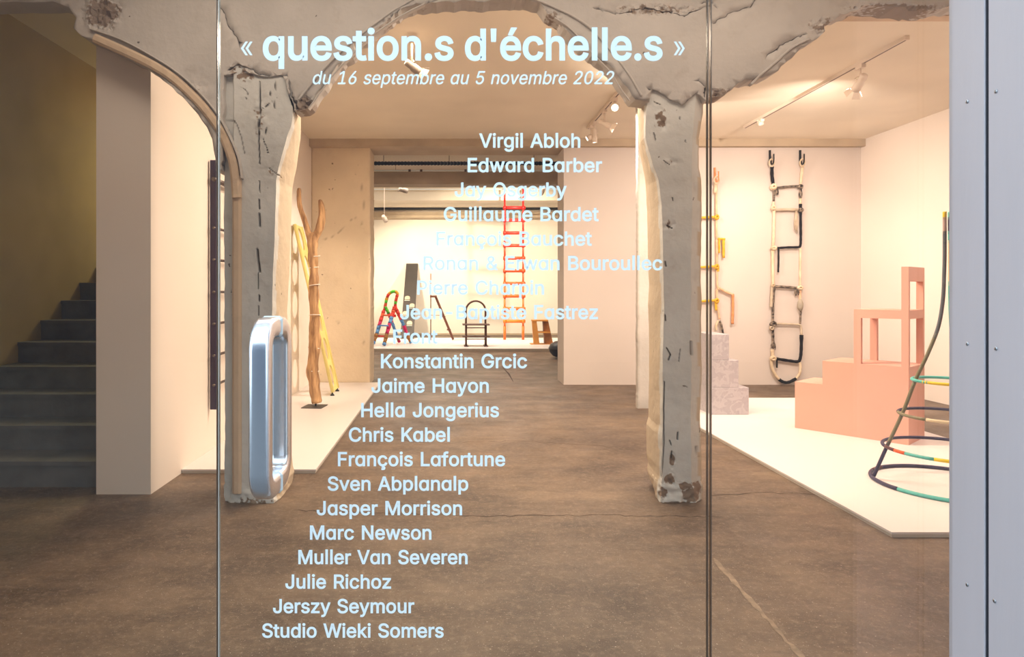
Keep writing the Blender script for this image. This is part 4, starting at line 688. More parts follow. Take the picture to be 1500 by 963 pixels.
"w":[567,[[158,0,138,0,99,126,61,253,23,379,44,379,66,379,87,379,103,324,118,269,133,214,140,191,147,165,154,137,161,108,168,76,175,41,172,41,168,41,165,41,172,75,179,106,186,135,193,163,199,190,206,214,221,269,237,324,252,379,273,379,295,379,316,379,332,324,347,269,362,214,368,190,375,164,382,136,388,107,395,76,402,41,399,41,395,41,391,41,399,75,406,107,413,135,420,164,427,190,434,214,449,269,465,324,480,379,502,379,523,379,545,379,506,253,468,126,429,0,409,0,389,0,368,0,352,57,335,114,319,172,314,189,309,207,305,225,300,243,295,261,291,280,286,299,281,318,277,338,281,338,286,338,291,338,286,319,281,299,277,280,272,261,267,243,263,225,258,206,253,189,248,172,231,114,215,57,199,0,178,0]]],
"y":[389,[[51,-140,47,-139,52,-121,57,-103,61,-86,65,-86,68,-87,71,-87,83,-90,94,-91,104,-89,114,-87,122,-82,130,-74,138,-66,145,-53,151,-36,155,-24,159,-13,163,-1,114,126,66,252,17,379,40,379,62,379,84,379,111,305,138,230,165,155,174,132,181,109,187,87,193,64,199,42,206,21,198,21,191,21,184,21,190,42,196,64,202,87,209,110,216,132,224,155,251,230,278,305,305,379,327,379,349,379,371,379,316,234,260,88,204,-58,196,-78,187,-94,177,-107,166,-120,153,-129,139,-136,125,-142,109,-145,91,-145,81,-145,72,-144,65,-143,57,-142]]],
"z":[380,[[141,0,42,0,42,15,42,30,42,46,112,137,183,228,254,320,254,321,254,322,254,323,185,323,117,323,48,323,48,342,48,361,48,379,143,379,238,379,333,379,333,363,333,347,333,331,264,241,195,150,126,60,126,59,126,58,126,56,197,56,268,56,339,56,339,38,339,19,339,0,240,0]]],
"«":[403,[[192,49,168,49,123,102,78,156,33,209,78,262,123,316,168,369,192,369,215,369,238,369,194,316,149,262,105,209,149,156,194,102,238,49,215,49],[330,49,307,49,262,102,217,156,171,209,217,262,262,316,307,369,330,369,354,369,377,369,332,316,288,262,243,209,288,156,332,102,377,49,354,49]]],
"»":[403,[[49,49,26,49,70,102,115,156,159,209,115,262,70,316,26,369,49,369,72,369,96,369,141,316,186,262,231,209,186,156,141,102,96,49,72,49],[188,49,165,49,209,102,253,156,298,209,253,262,209,316,165,369,188,369,211,369,234,369,280,316,325,262,370,209,325,156,280,102,234,49,211,49]]],
"ç":[396,[[226,-8,207,-8,173,-8,143,0,117,16,91,33,71,56,56,85,41,114,34,149,34,187,34,227,41,262,56,291,71,321,91,343,117,360,143,376,173,384,207,384,226,384,243,382,260,377,276,372,292,365,305,356,319,347,330,335,340,322,350,309,357,294,362,277,342,272,322,267,303,262,300,272,296,281,290,289,285,297,278,305,270,311,262,317,253,322,242,325,232,328,220,330,207,330,182,330,161,323,145,310,129,297,116,280,108,258,100,237,96,213,96,187,96,162,100,139,108,117,116,96,129,79,145,66,161,53,182,46,207,46,220,46,232,48,243,52,253,55,263,60,271,66,279,72,286,80,292,89,297,97,301,107,304,117,324,112,343,107,363,102,358,85,351,70,341,56,332,43,320,31,306,21,293,12,277,4,261,-1,244,-6],[183,-143,169,-143,169,-131,169,-119,169,-107,183,-107,196,-107,210,-107,222,-107,231,-105,236,-102,241,-99,243,-93,243,-84,243,-76,241,-70,236,-67,231,-64,222,-62,210,-62,200,-62,191,-62,182,-62,185,-36,188,-10,192,16,203,16,213,16,224,16,224,11,224,5,224,0,224,-10,224,-20,224,-29,246,-30,263,-35,273,-44,284,-53,289,-66,289,-85,289,-105,282,-119,270,-129,257,-138,237,-143,210,-143,196,-143]]],
"é":[404,[[238,-8,212,-8,175,-8,143,0,117,16,90,33,70,56,56,85,41,114,34,148,34,187,34,226,41,260,55,290,69,319,89,343,115,359,141,376,171,384,205,384,226,384,246,381,266,374,285,367,303,356,319,341,335,326,348,306,357,282,366,258,371,228,371,194,371,186,371,178,371,169,272,169,174,169,75,169,75,187,75,204,75,221,163,221,250,221,338,221,329,215,319,208,310,202,310,227,306,249,298,269,290,288,278,303,263,314,247,325,228,330,205,330,182,330,163,325,146,313,130,302,118,288,109,270,100,251,96,232,96,211,96,200,96,189,96,178,96,150,101,126,110,106,120,87,134,72,151,61,168,51,189,46,212,46,228,46,241,48,254,53,266,57,277,64,285,73,294,82,301,93,306,105,325,101,345,96,365,91,359,71,349,54,335,39,321,24,303,13,283,4,262,-4],[194,429,177,429,193,462,209,496,225,529,247,529,270,529,293,529,271,496,249,462,227,429,210,429]]],
"ɑ":[425,[[218,-8,195,-8,164,-8,136,0,112,16,88,32,69,55,55,84,41,114,34,149,34,189,34,229,41,263,55,293,69,322,88,345,112,361,137,376,165,384,196,384,220,384,239,381,253,373,268,365,279,356,287,346,296,336,302,327,307,319,308,319,310,319,311,319,311,339,311,359,311,379,331,379,352,379,372,379,372,253,372,126,372,0,352,0,332,0,311,0,311,20,311,39,311,59,310,59,308,59,307,59,302,51,295,42,287,31,278,21,267,11,252,4,237,-4],[181,47,205,47,228,47,248,53,264,65,280,77,292,94,300,115,308,136,312,161,312,189,312,217,308,242,300,263,292,284,280,300,264,312,248,324,228,330,205,330,181,330,161,324,145,312,129,299,117,283,109,262,100,240,96,216,96,189,96,162,100,138,109,117,117,95,129,78,145,66,162,53]]]}
def text_width(t):
    return sum(280 if c == ' ' else GL[c][0] for c in t)
GL['l'] = [183, [[60, 0, 60, 0, 60, 0, 60, 529, 60, 529, 60, 529, 123, 529, 123, 529, 123, 529, 123, 0, 123, 0, 123, 0]]]
def lettering(t, x0, x1, base, em, bold, shear=0.0, parent=None, sp=1.0):
    """t between pixels x0..x1 on the baseline row, lying on the outer face of the glass"""
    x = 0; pieces = []
    for c in t:
        if c == ' ': x += 235; continue
        adv, sps = GL[c]; pieces.append((x, sps, c)); x += adv * sp
    allx = [px + s[i] for px, sps, c in pieces for s in sps for i in range(2, len(s), 6)]
    mn, mxx = min(allx), max(allx); sx = (x1 - x0) / (mxx - mn + 2 * bold)
    sc = em * G / F
    def glyph(c, px):
        """filled outline of one letter, non-zero winding"""
        vs, es, loops = [], [], []
        for s in GL[c][1]:
            n = len(s) // 6; n0 = len(vs); pl = []
            for i in range(n):
                p = s[i * 6:i * 6 + 6]; q = s[((i + 1) % n) * 6:((i + 1) % n) * 6 + 6]
                b0, b1, b2, b3 = Vector(p[2:4]), Vector(p[4:6]), Vector(q[0:2]), Vector(q[2:4])
                st = 1 if ((b1 - b0).cross(b3 - b0) == 0 and (b2 - b0).cross(b3 - b0) == 0) else 4
                flat = abs((b1 - b0).cross(b3 - b0)) + abs((b2 - b0).cross(b3 - b0)) < 60
                for k in range(1 if flat else 4):
                    t = k / 4; pl.append(b0 * (1 - t) ** 3 + b1 * 3 * t * (1 - t) ** 2 + b2 * 3 * t * t * (1 - t) + b3 * t ** 3)
            cl_ = [p for i, p in enumerate(pl) if (p - pl[i - 1]).length > .5]
            vs += cl_; es += [(n0 + i, n0 + (i + 1) % len(cl_)) for i in range(len(cl_))]; loops.append(cl_)
        vv, ee, ff, *_ = delaunay_2d_cdt(vs, es, [], 0, 1e-4)
        def wind(x, y):
            w_ = 0
            for l in loops:
                for i in range(len(l)):
                    p, q = l[i - 1], l[i]
                    if (p.y <= y) != (q.y <= y):
                        if p.x + (y - p.y) / (q.y - p.y) * (q.x - p.x) > x: w_ += 1 if q.y > p.y else -1
            return w_
        keep = [f for f in ff if wind(sum(vv[i].x for i in f) / len(f), sum(vv[i].y for i in f) / len(f)) != 0]
        return [(v.x, v.y) for v in vv], keep
    me_v, me_f = [], []
    for px, sps, c in pieces:
        gv, gf = glyph(c, px); n0 = len(me_v)
        me_v += [((x_ + px - mn + bold) * sx / em + shear * y_ / 1000, y_ / 1000, 0.0) for x_, y_ in gv]
        me_f += [tuple(i + n0 for i in f) for f in gf]
    yy = G - .0006
    X, _, Z = W(x0, base, G)
    # thicken the strokes: a ribbon along every contour, lying in the same film
    co = np.array(me_v)
    ed = {}
    for p in me_f:
        q = list(p)
        for a, b in zip(q, q[1:] + q[:1]): ed[(a, b)] = 1
    nx = {}
    for (a, b) in ed:
        if (b, a) not in ed: nx.setdefault(a, b)
    V = [tuple(c) for c in co]; Fc = list(me_f); h = bold / 1000
    pv = {b: a for a, b in nx.items()}; rb = {}
    for a in nx:
        b, c = nx[a], pv.get(a, a)
        d1 = co[b] - co[a]; d0 = co[a] - co[c]
        d1 = d1 / (np.linalg.norm(d1) + 1e-9); d0 = d0 / (np.linalg.norm(d0) + 1e-9); t_ = d0 + d1; l = np.linalg.norm(t_)
        t_ = t_ / l if l > .2 else d1
        m_ = min(1 / max(abs(t_ @ d1), .5), 1.6)
        nr = np.array([t_[1], -t_[0], 0]) * h * m_
        rb[a] = len(V); V.append(tuple(co[a] + nr))
    for a, b in nx.items():
        if b in rb: Fc.append((rb[a], rb[b], b, a))
    me = bpy.data.meshes.new('lettering'); me.from_pydata(V, [], Fc); n = len(V); co = np.array(V)
    out = np.stack([X + co[:, 0] * sc, np.full(n, yy), Z + co[:, 1] * sc], 1)
    me.vertices.foreach_set('co', out.ravel()); me.materials.clear(); me.materials.append(M['vinyl']); me.update()
    ob = bpy.data.objects.new('lettering', me); col.objects.link(ob); ob.parent = parent
    return ob
lettering('«', 353, 370, 84, 62, 2, parent=door)
lettering('»', 987, 1003, 84, 62, 2, parent=door)
lettering('question.s', 385, 664.5, 87.3, 86, 19, parent=door)
tag(lettering("d'échelle.s", 681, 970.5, 87.3, 86, 19, parent=door))
lettering('du 16 septembre ɑu 5 novembre 2022', 457, 897, 123.3, 37, 6, .2, parent=door)
NAMES = [('Virgil Abloh', 702, 850), ('Edward Barber', 685, 882), ('Jay Osgerby', 666, 830), ('Guillaume Bardet', 650, 877), ('François Bauchet', 639, 867), ('Ronan & Erwan Bouroullec', 620, 970),
         ('Pierre Charpin', 611, 797), ('Jean-Baptiste Fastrez', 586, 876), ('Front', 576, 641), ('Konstantin Grcic', 558, 772), ('Jaime Hayon', 544, 716), ('Hella Jongerius', 529, 731),
         ('Chris Kabel', 511, 659), ('François Lafortune', 495, 740), ('Sven Abplanalp', 480, 686), ('Jasper Morrison', 464, 677), ('Marc Newson', 454, 632), ('Muller Van Severen', 437, 685),
         ('Julie Richoz', 418, 573), ('Jerszy Seymour', 400, 607), ('Studio Wieki Somers', 384, 650)]
for i, (t, a, b) in enumerate(NAMES):
    lettering(t.replace('a', 'ɑ'), a, b, 216 + i * 35.9, 38.8, 17, parent=door)
# ------------------------------------------------------------------ lamps and tracks
def track(a, b, label):
    r = empty('light_track', a, label, 'light track', 'ceiling light tracks')
    a = Vector(a); b = Vector(b)
    MB().box(a.x - .018, a.x + .018, min(a.y, b.y), max(a.y, b.y), a.z - .034, a.z).build('track_body', M['metalwhite'], r)
    MB().box(a.x - .006, a.x + .006, min(a.y, b.y) + .01, max(a.y, b.y) - .01, a.z - .0348, a.z - .033).build('track_slot', M['slot'], r)
    for y in (min(a.y, b.y), max(a.y, b.y)):
        MB().box(a.x - .020, a.x + .020, y - .008, y + .008, a.z - .036, a.z).build('end_cap', M['metalwhite'], r)
    return r
def spot(loc, target, power, label, stem=.10, rad=.036, length=.15, angle=70, color=WARM, flaps=False, lit=True, blend=.6, drop=.034, m='metalwhite', soft=.03):
    loc = Vector(loc); top = loc - Vector((0, 0, drop))
    r = empty('spotlight', loc, label, 'spotlight', 'ceiling spotlights')
    MB().box(top.x - .02, top.x + .02, top.y - .05, top.y + .05, top.z - .035, top.z).build('adapter', M[m], r)
    piv = top - Vector((0, 0, .035 + stem))
    MB().tube([top - Vector((0, 0, .03)), piv], .008, 8).build('stem', M[m], r)
    d = (Vector(target) - piv).normalized()
    c = piv - d * length * .45
    body = MB().lathe([(.001, -.004), (rad * .7, 0), (rad * .8, .01), (rad * .8, length * .45), (rad, length * .55), (rad, length), (rad * .9, length), (rad * .86, length * .93), (.001, length * .92)], c, d, 20).build('lamp_head', M[m], r)
    MB().lathe([(.001, 0), (rad * .85, 0), (rad * .85, .004), (.001, .004)], c + d * length * .93, d, 20).build('lamp_lens', M['bulb'] if lit else M['metalgrey'], body)
    side = d.cross(Vector((0, 0, 1))); side = side.normalized() if side.length > .05 else Vector((1, 0, 0))
    MB().tube(smooth_path([piv + side * rad * 1.05 - d * .02, piv + side * rad * 1.2 + Vector((0, 0, .03)), piv + Vector((0, 0, .05)), piv - side * rad * 1.2 + Vector((0, 0, .03)), piv - side * rad * 1.05 - d * .02], 4), .004, 6).build('yoke', M[m], r)
    if flaps:
        up = side.cross(d)
        for s_, v in ((1, side), (-1, side), (1, up), (-1, up)):
            o2 = side if v is up else up
            e = c + d * length + v * s_ * rad; q = e + d * .05 + v * s_ * .035
            MB().prism([e - o2 * rad * .7, e + o2 * rad * .7, q + o2 * rad * .95, q - o2 * rad * .95], d.cross(o2) * .0015).build('flap', M[m], r)
    if power:
        l = bpy.data.lights.new('lamp', 'SPOT'); l.energy = power; l.color = color; l.spot_size = math.radians(angle); l.spot_blend = blend; l.shadow_soft_size = soft
        o = bpy.data.objects.new('lamp', l); o.parent = r; o.location = c + d * (length + .02) - loc
        o.rotation_euler = d.to_track_quat('-Z', 'Y').to_euler(); col.objects.link(o)
    return r
XT = 3.83; XM = 1.81
track((XT, 4.63 * K, ZC), (XT, 7.16 * K, ZC), 'white ceiling track of the right bay, above the rope ladders')
track((XM, 4.1 * K, ZC), (XM, 7.2 * K, ZC), 'short white ceiling track beside the right column, four spotlights on it')
spot((XT, 5.15 * K, ZC), (3.9, 7.7 * K, 1.2), 370, 'white spotlight with open flaps hanging from the right bay track', .12, .04, .17, 140, (1, .82, .70), True, blend=1.0)
spot((XT, 6.8 * K, ZC), (4.8, 7.7 * K, 1.0), 60, 'small white lamp at the far end of the right bay track', .0, .034, .06, 100, (1, .80, .66))
spot((XM, 6.05 * K, ZC), (1.0, 3.0, 1.8), 90, 'lit spotlight on the short track whose bright lens faces the shop window', .06, .042, .12, 90, soft=.04)
spot((XM, 6.45 * K, ZC), (5.7, 6.2 * K, 1.2), 230, 'spotlight on the short track turned right with lit flaps', .12, .036, .15, 120, (1, .82, .70), flaps=True, blend=1.0)
spot((XM, 6.9 * K, ZC), (XM + .1, 6.9 * K, 1.0), 25, 'plain cylinder spotlight pointing down at the end of the short track', .13, .034, .17, 80)
spot((XM, 7.05 * K, ZC), (-1.93, 7.02 * K, 1.15), 620, 'spotlight on the short track aimed at the left wall', .10, .034, .12, 42, (1, .82, .66), soft=.010)
spot((-.31, 4.6 * K, ZC), (3.2, 7.2, 1.0), 70, 'large white spotlight with lit flaps hanging between the two arches', .20, .036, .14, 90, flaps=True, m='metalgrey')
spot((3.3, 4.41, ZC), (3.5, 5.8 * K, 0.5), 22, 'added unseen spotlight behind the arch wall aimed down at the pink sculpture', .0, .03, .09, 110, (1, .82, .70))  # extra lamp, added out of sight to light the sculpture
# back room lamps
def hung(px, py, d, tgt, power, label, m='metalgrey', lit=True, angle=110, zc=None):
    x, y, z = W(px, py, d)
    zc = zc if zc else 4.3
    stem = max(.05, zc - z - .07)
    return spot((x, y, zc), tgt, power, label, stem, .055, .2, angle, (1, .84, .62), lit=lit, drop=.0, m=m, soft=.08)
hung(590, 281, 12.0 * K, (.6, 12.0 * K + .9, 3.3), 60, 'grey box lamp hanging high at the left of the far room', lit=False)
hung(563, 322, 13.4 * K, (-.4, YR - .9, .9), 760, 'lit lamp hanging low at the left end of the far room', 'metalwhite')
hung(795, 281, 12.4 * K, (1.2, YR - .9, .9), 760, 'lit lamp beside the top of the orange ladder', 'metalwhite')
# pipes, cable tray and strip light under the ceiling of the passage
r = empty('cable_tray', (-2.0, 8.75 * K, 3.28), 'black ribbed duct hung on rods across the passage ceiling', 'duct')
yy = 8.75 * K; zz = W(0, 239.5, yy)[2]
mb = MB()
for i in range(120):
    x = -3.2 + i * .052; mb.tube([(x, yy, zz), (x + .02, yy, zz), (x + .022, yy, zz), (x + .05, yy, zz)], [.033, .033, .027, .027], 8)
o = mb.build('duct', M['black'], r)
for px in (658 - 96, 740 - 97 + 15, 782): MB().tube([(W(px, 0, yy)[0], yy, zz), (W(px, 0, yy)[0], yy, ZC)], .006, 6).build('hanger', M['metalgrey'], r)
yy = 9.3 * K; zz = W(0, 250, yy)[2]
r0 = r; r = empty('strip_light', (-1.4, yy, zz), 'thin pale tube running across the passage ceiling', 'strip light')
mb = MB().tube([(-3, yy, zz), (3.0, yy, zz)], .013, 8).build('tube', M['vinyl'], r)
for x in (-2.2, -.9, .6, 2.2): MB().tube([(x, yy, zz), (x, yy, ZC)], .004, 6).build('hanger', M['metalgrey'], r)
for px in (600, 617, 682): MB().tube([(W(px, 0, yy)[0] - .02, yy, zz), (W(px, 0, yy)[0] + .02, yy, zz)], .02, 8).build('clip', M['slot'], r)
yy = 15.4 * K
for py, rr, m_, lb, x0, x1 in ((305.5, .028, 'black', 'black pipe under the far ceiling, upper of the two', -3.5, 3.6), (309.5, .018, 'metalgrey', 'thin grey pipe under the far ceiling, lower of the two', -3.5, 3.6)):
    z = W(0, py, yy)[2]; tag(MB().tube([(x0, yy, z), (x1, yy, z)], rr, 8).build('ceiling_pipe', M[m_]), lb, 'pipe', 'pipes under the far ceiling')
yy = 14.45 * K; z = W(0, 277.5, yy)[2]
tag(MB().box(-3.3, 3.3, yy - .03, yy + .03, z - .012, z + .012).build('ceiling_rail', M['vinyl']), 'long white rail on the lit beam of the far room', 'rail')

# ------------------------------------------------------------------ left side exhibits
purple = mat('dark_purple_lacquer', (48, 30, 62), .35, var=.05)
steel = mat('dark_steel_rung', (110, 100, 96), .35, metal=.7)
dl = 4.53 * K
r = empty('wall_ladder', W(313, 600, dl), 'tall dark purple ladder with steel rungs hung on the left wall', 'ladder')
xz = [W(313, 0, dl)[0], W(313, 235, dl)[2], W(313, 600, dl)[2]]
for k, yd in enumerate((dl, dl + .55)):
    MB().box(xz[0] - .026, xz[0] + .026, yd - .016, yd + .016, xz[2], xz[1], .004).build('rail', purple, r)
for py in (268, 337, 382, 428, 473, 518, 560):
    z = W(0, py, dl * 1.03)[2]
    MB().tube([(xz[0] + .01, dl - .03, z), (xz[0] + .01, dl + .58, z)], .011 if py != 268 else .02, 10).build('rung', steel, r)

# forked branch ladder
wood_g = mat('golden_driftwood', (196, 156, 110), .8, var=.25, scale=22, stretch=(1, 1, .14), bump=1.0, bscale=50, dark=(118, 82, 52))
lead = mat('dark_steel_plate', (84, 80, 74), .5, metal=.5)
dg = 6.25 * K
r = empty('branch_ladder', W(460, 598, dg), 'tall forked tree branch standing on a dark square plate, left platform', 'branch')
def limb(pts, name, seed, par=r):
    P = smooth_path([W(x, y, dg + (.02 * math.sin(i + seed))) for i, (x, y, w_) in enumerate(pts)], 10)
    R = lerp_list([w_ * dg / F for _, _, w_ in pts], len(P))
    R = [a * (1 + .12 * noise.noise(Vector((i * .18, seed, 0)))) for i, a in enumerate(R)]
    return MB().tube(P, R, 24, rough=.55).build(name, wood_g, par)
tr = limb([(463, 591, 6), (462, 580, 7.4), (460, 562, 7.5), (458, 545, 8), (460, 520, 7.6), (461, 495, 7.5), (461, 470, 7.2), (460, 440, 7), (460, 415, 7), (459, 390, 6.5), (458, 365, 6.3), (457, 350, 7.4), (457, 343, 6.2)], 'trunk', 1)
limb([(456, 356, 4.8), (452, 342, 4.4), (447, 328, 4.0), (442, 310, 3.8), (438.5, 293, 3.4), (438, 281, 3.0), (438.5, 276, 1.8)], 'fork', 2, tr)
limb([(458, 356, 5.2), (463, 343, 5.2), (469, 331, 5.6), (471.5, 315, 5.2), (470, 300, 4.2), (468.5, 293, 2.4)], 'fork', 3, tr)
for i, (px, py, wd) in enumerate(((461, 375, 7.4), (459, 392, 7.2), (461, 418, 7.6), (461, 462, 8), (460, 510, 8.6), (459, 543, 8.2))):
    c = Vector(W(px, py, dg)); rr = wd * dg / F
    MB().tube([c + Vector((math.cos(a) * rr, math.sin(a) * rr, .008 * math.sin(a + i))) for a in np.linspace(0, 2 * math.pi, 17)[:-1]], .005, 6, closed=True).build('cord', M['cream'], tr)
x, y, z = W(461, 596, dg)
MB().hexa([(x - .13, y - .11, PZ + .0005), (x + .10, y - .13, PZ + .0005), (x + .13, y + .1, PZ + .0005), (x - .1, y + .12, PZ + .0005), (x - .13, y - .11, PZ + .009), (x + .10, y - .13, PZ + .009), (x + .13, y + .1, PZ + .009), (x - .1, y + .12, PZ + .009)]).build('base_plate', lead, r)
MB().tube([(x + .01, y, PZ), (x + .015, y, PZ + .1)], .012, 8).build('pin', lead, r)

# pale yellow perforated plank leaning on the left wall
yel = mat('pale_yellow_resin', (230, 214, 132), .5, var=.03, scale=5, bump=.08, bscale=30)
y0, y1_ = 6.9 * K, 7.22 * K
P0 = Vector((-1.46, 0, PZ + .04)); P1 = Vector((-1.935, 0, 2.17)); ax = (P1 - P0); LL = ax.length; ax.normalize(); nrm = Vector((ax.z, 0, -ax.x))
r = empty('perforated_ladder', (-1.46, y0, PZ), 'pale yellow ladder with oval openings leaning against the left wall', 'ladder')
def yellow_ladder():
    wd = y1_ - y0; outer = [(0, .01), (.01, 0), (LL - .03, 0), (LL, .03), (LL, wd - .03), (LL - .03, wd), (.01, wd), (0, wd - .01)]
    holes = 6; pit = LL / holes; vs = [Vector(p) for p in outer]; faces = [list(range(len(outer)))]; 
    hl = []
    for k in range(holes):
        c = (pit * (k + .5), wd / 2); idx = list(range(len(vs), len(vs) + 28))
        for j in range(28):
            a = 2 * math.pi * j / 28; vs.append(Vector((c[0] + math.cos(a) * pit * .41, c[1] + math.sin(a) * wd * .33)))
        hl.append(idx)
    edges = [(h[i], h[(i + 1) % len(h)]) for h in hl for i in range(len(h))] + [(i, (i + 1) % len(outer)) for i in range(len(outer))]
    vv, ee, ff, ov, oe, of = delaunay_2d_cdt(vs, edges, [], 0, 1e-6)
    def inside(p):
        for k in range(holes):
            if ((p[0] - pit * (k + .5)) / (pit * .41)) ** 2 + ((p[1] - wd / 2) / (wd * .33)) ** 2 < .985: return True
        return False
    ff = [f for f in ff if not inside((sum(vv[i].x for i in f) / len(f), sum(vv[i].y for i in f) / len(f)))]
    th = .022; mb = MB()
    def pt(u, v, t): return P0 + ax * u + Vector((0, y0 + v, 0)) + nrm * t
    n = len(vv); mb.v = [tuple(pt(v.x, v.y, th / 2)) for v in vv] + [tuple(pt(v.x, v.y, -th / 2)) for v in vv]
    cnt = {}
    for f in ff:
        f = tuple(f); mb.f += [f, tuple(i + n for i in f[::-1])]; mb.sm += [False, False]
        for a, b in zip(f, f[1:] + f[:1]): cnt[(a, b)] = 1
    for a, b in list(cnt):
        if (b, a) not in cnt: mb.f.append((b, a, a + n, b + n)); mb.sm.append(False)
    return mb, pt
mb, ypt = yellow_ladder()
pl = mb.build('perforated_panel', yel, r)
wd = y1_ - y0
for v in (.006, wd - .006):
    a, b = ypt(0, v, .006), ypt(LL, v, .006); MB().tube([a, a + (b - a) * .5, b], .022, 10).build('side_rail', yel, r)
for v in (.01, wd - .01):
    c = ypt(0, v, 0)
    MB().lathe([(.0001, 0), (.028, 0), (.024, .012), (.01, .024), (.009, .06), (.0001, .06)], (c.x, c.y, PZ), (0, 0, 1), 14).build('foot', M['black'], r)

# ------------------------------------------------------------------ right side exhibits
marble = bpy.data.materials.new('veined_lilac_marble'); marble.use_nodes = True
nt = marble.node_tree; N = nt.nodes; L = nt.links; b = N['Principled BSDF']; b.inputs['Roughness'].default_value = .4
tc = N.new('ShaderNodeTexCoord'); n1 = N.new('ShaderNodeTexNoise'); n1.inputs['Scale'].default_value = 13; n1.inputs['Detail'].default_value = 10; n1.inputs['Distortion'].default_value = 1.2
L.new(tc.outputs['Object'], n1.inputs['Vector']); cr = N.new('ShaderNodeValToRGB'); L.new(n1.outputs['Fac'], cr.inputs[0])
cr.color_ramp.elements[0].position = .3; cr.color_ramp.elements[0].color = lin((172, 166, 171)); cr.color_ramp.elements[1].position = .7; cr.color_ramp.elements[1].color = lin((178, 172, 177))
e = cr.color_ramp.elements.new(.5); e.color = lin((186, 180, 184)); e = cr.color_ramp.elements.new(.47); e.color = lin((164, 158, 164)); e = cr.color_ramp.elements.new(.44); e.color = lin((174, 168, 173))
L.new(cr.outputs[0], b.inputs['Base Color'])
dm = dep(608, PZ)
r = empty('marble_steps', W(1070, 608, dm), 'stepped block of veined pale lilac marble behind the right column', 'sculpture')
xl = W(1042, 0, dm)[0]
for k, (px, yt, yb) in enumerate(((1097, 568, 608), (1082, 528, 568), (1068, 490, 528))):
    MB().box(xl, W(px, 0, dm)[0], dm, dm + .42, W(0, yb, dm)[2] + (.001 if k else 0), W(0, yt, dm)[2], .003).build('step_block', marble, r)

# pink stepped block with a chair grown on top
pink = mat('salmon_pink_paint', (222, 168, 150), .65, var=.02, scale=2)
dA, dB = dep(652.7, PZ), dep(627, PZ)
A = Vector(W(1331, 652.7, dA)); B = Vector(W(1164.5, 627, dB)); u = (B - A); u.z = 0; u.normalize(); v = Vector((-u.y, u.x, 0))
if v.y < 0: v = -v
def s_at(px, org=A):   # distance along u from A where the ray through px meets the front plane
    k = (px - VX) / F; return (k * org.y - org.x) / (u.x - k * u.y)
def z_at(px, py):
    p = A + u * s_at(px); return W(px, py, p.y)[2]
kk = (1354.3 - VX) / F; wv = (kk * A.y - A.x) / (v.x - kk * v.y)
wv = min(max(wv, .2), .7)
r = empty('pink_chair_sculpture', (A.x, A.y, PZ), 'salmon pink stepped block topped by an angular chair, on the right platform', 'sculpture')
def pb(name, pxa, pxb, za, zb, t0=0, t1=None):
    t1 = wv if t1 is None else t1; a, b2 = s_at(pxa), s_at(pxb); q = [(a, t0), (b2, t0), (b2, t1), (a, t1)]
    return MB().hexa([tuple(Vector((A.x, A.y, 0)) + u * s + v * t + Vector((0, 0, z))) for z in (za, zb) for s, t in q]).build(name, pink, r)
z1, z2 = z_at(1166, 559.5), z_at(1320, 537.8); zs0, zs1 = z_at(1262, 466), z_at(1262, 453.5); ztop = z_at(1326, 390.8); tt = wv * .09
pb('low_step', 1164.5, 1204.8, PZ, z1); pb('high_step', 1204.8, 1331, PZ, z2)
for t0 in (0, wv - tt):
    pb('leg', 1250.6, 1261, z2, zs0, t0, t0 + tt); pb('back_post', 1320.3, 1331, z2, ztop, t0, t0 + tt)
pb('seat', 1250.6, 1320.3, zs0, zs1)
zz1 = z_at(1331, 412.2)
pb('top_rail', 1320.3, 1331, zz1, ztop, tt, wv - tt); pb('seat_rail', 1320.3, 1331, zs0, zs1, tt, wv - tt)

# hooped cone
CC = {'teal': (92, 182, 172), 'yellow': (236, 200, 24), 'navy': (52, 46, 74), 'olive': (126, 118, 90), 'cream': (228, 206, 170), 'orange': (226, 92, 40), 'plum': (88, 50, 52), 'grey': (98, 100, 104), 'rose': (190, 160, 150)}
HM = {k: mat('hoop_' + k + '_tape', c, .5, var=.03) for k, c in CC.items()}
DC = 4.378; XC = 732 * DC / F
r = empty('hoop_cone', (XC, DC, PZ), 'tall cone of coloured hoops threaded on bent rods, at the right edge of the window', 'sculpture')
def hoop(z, rad, segs, tr_):
    h = empty('hoop', (XC, DC, z)); h.location = (0, 0, z - PZ); h.parent = r
    for a0, a1, c in segs:
        n = max(4, int(abs(a1 - a0) / 6)); P = [(XC + math.cos(math.radians(a0 + (a1 - a0) * k / n)) * rad, DC + math.sin(math.radians(a0 + (a1 - a0) * k / n)) * rad, z) for k in range(n + 1)]
        MB().tube(P, tr_, 10).build('tape', HM[c], h)
# angle 0 = +x (right), 180 = left, 270 = towards the camera
hoop(.734, .204, [(150, 40, 'teal'), (40, -60, 'navy'), (200, 150, 'teal'), (190, 300, 'yellow')], .0105)
hoop(.50, .283, [(150, 30, 'navy'), (30, -60, 'teal'), (150, 208, 'olive'), (208, 270, 'cream'), (270, 300, 'orange')], .0105)
hoop(.27, .375, [(165, 20, 'navy'), (20, -40, 'plum'), (165, 182, 'plum'), (182, 195, 'orange'), (195, 221, 'teal'), (221, 320, 'yellow')], .0115)
hoop(PZ + .0135, .446, [(160, 135, 'navy'), (135, 115, 'plum'), (115, 10, 'navy'), (160, 196, 'navy'), (196, 330, 'teal'), (330, 370, 'cream')], .0125)
prof = [(PZ + .02, .436), (.27, .355), (.50, .266), (.734, .190), (.92, .118), (1.10, .060), (1.28, .034), (1.45, .027), (1.6, .024), (1.88, .024)]
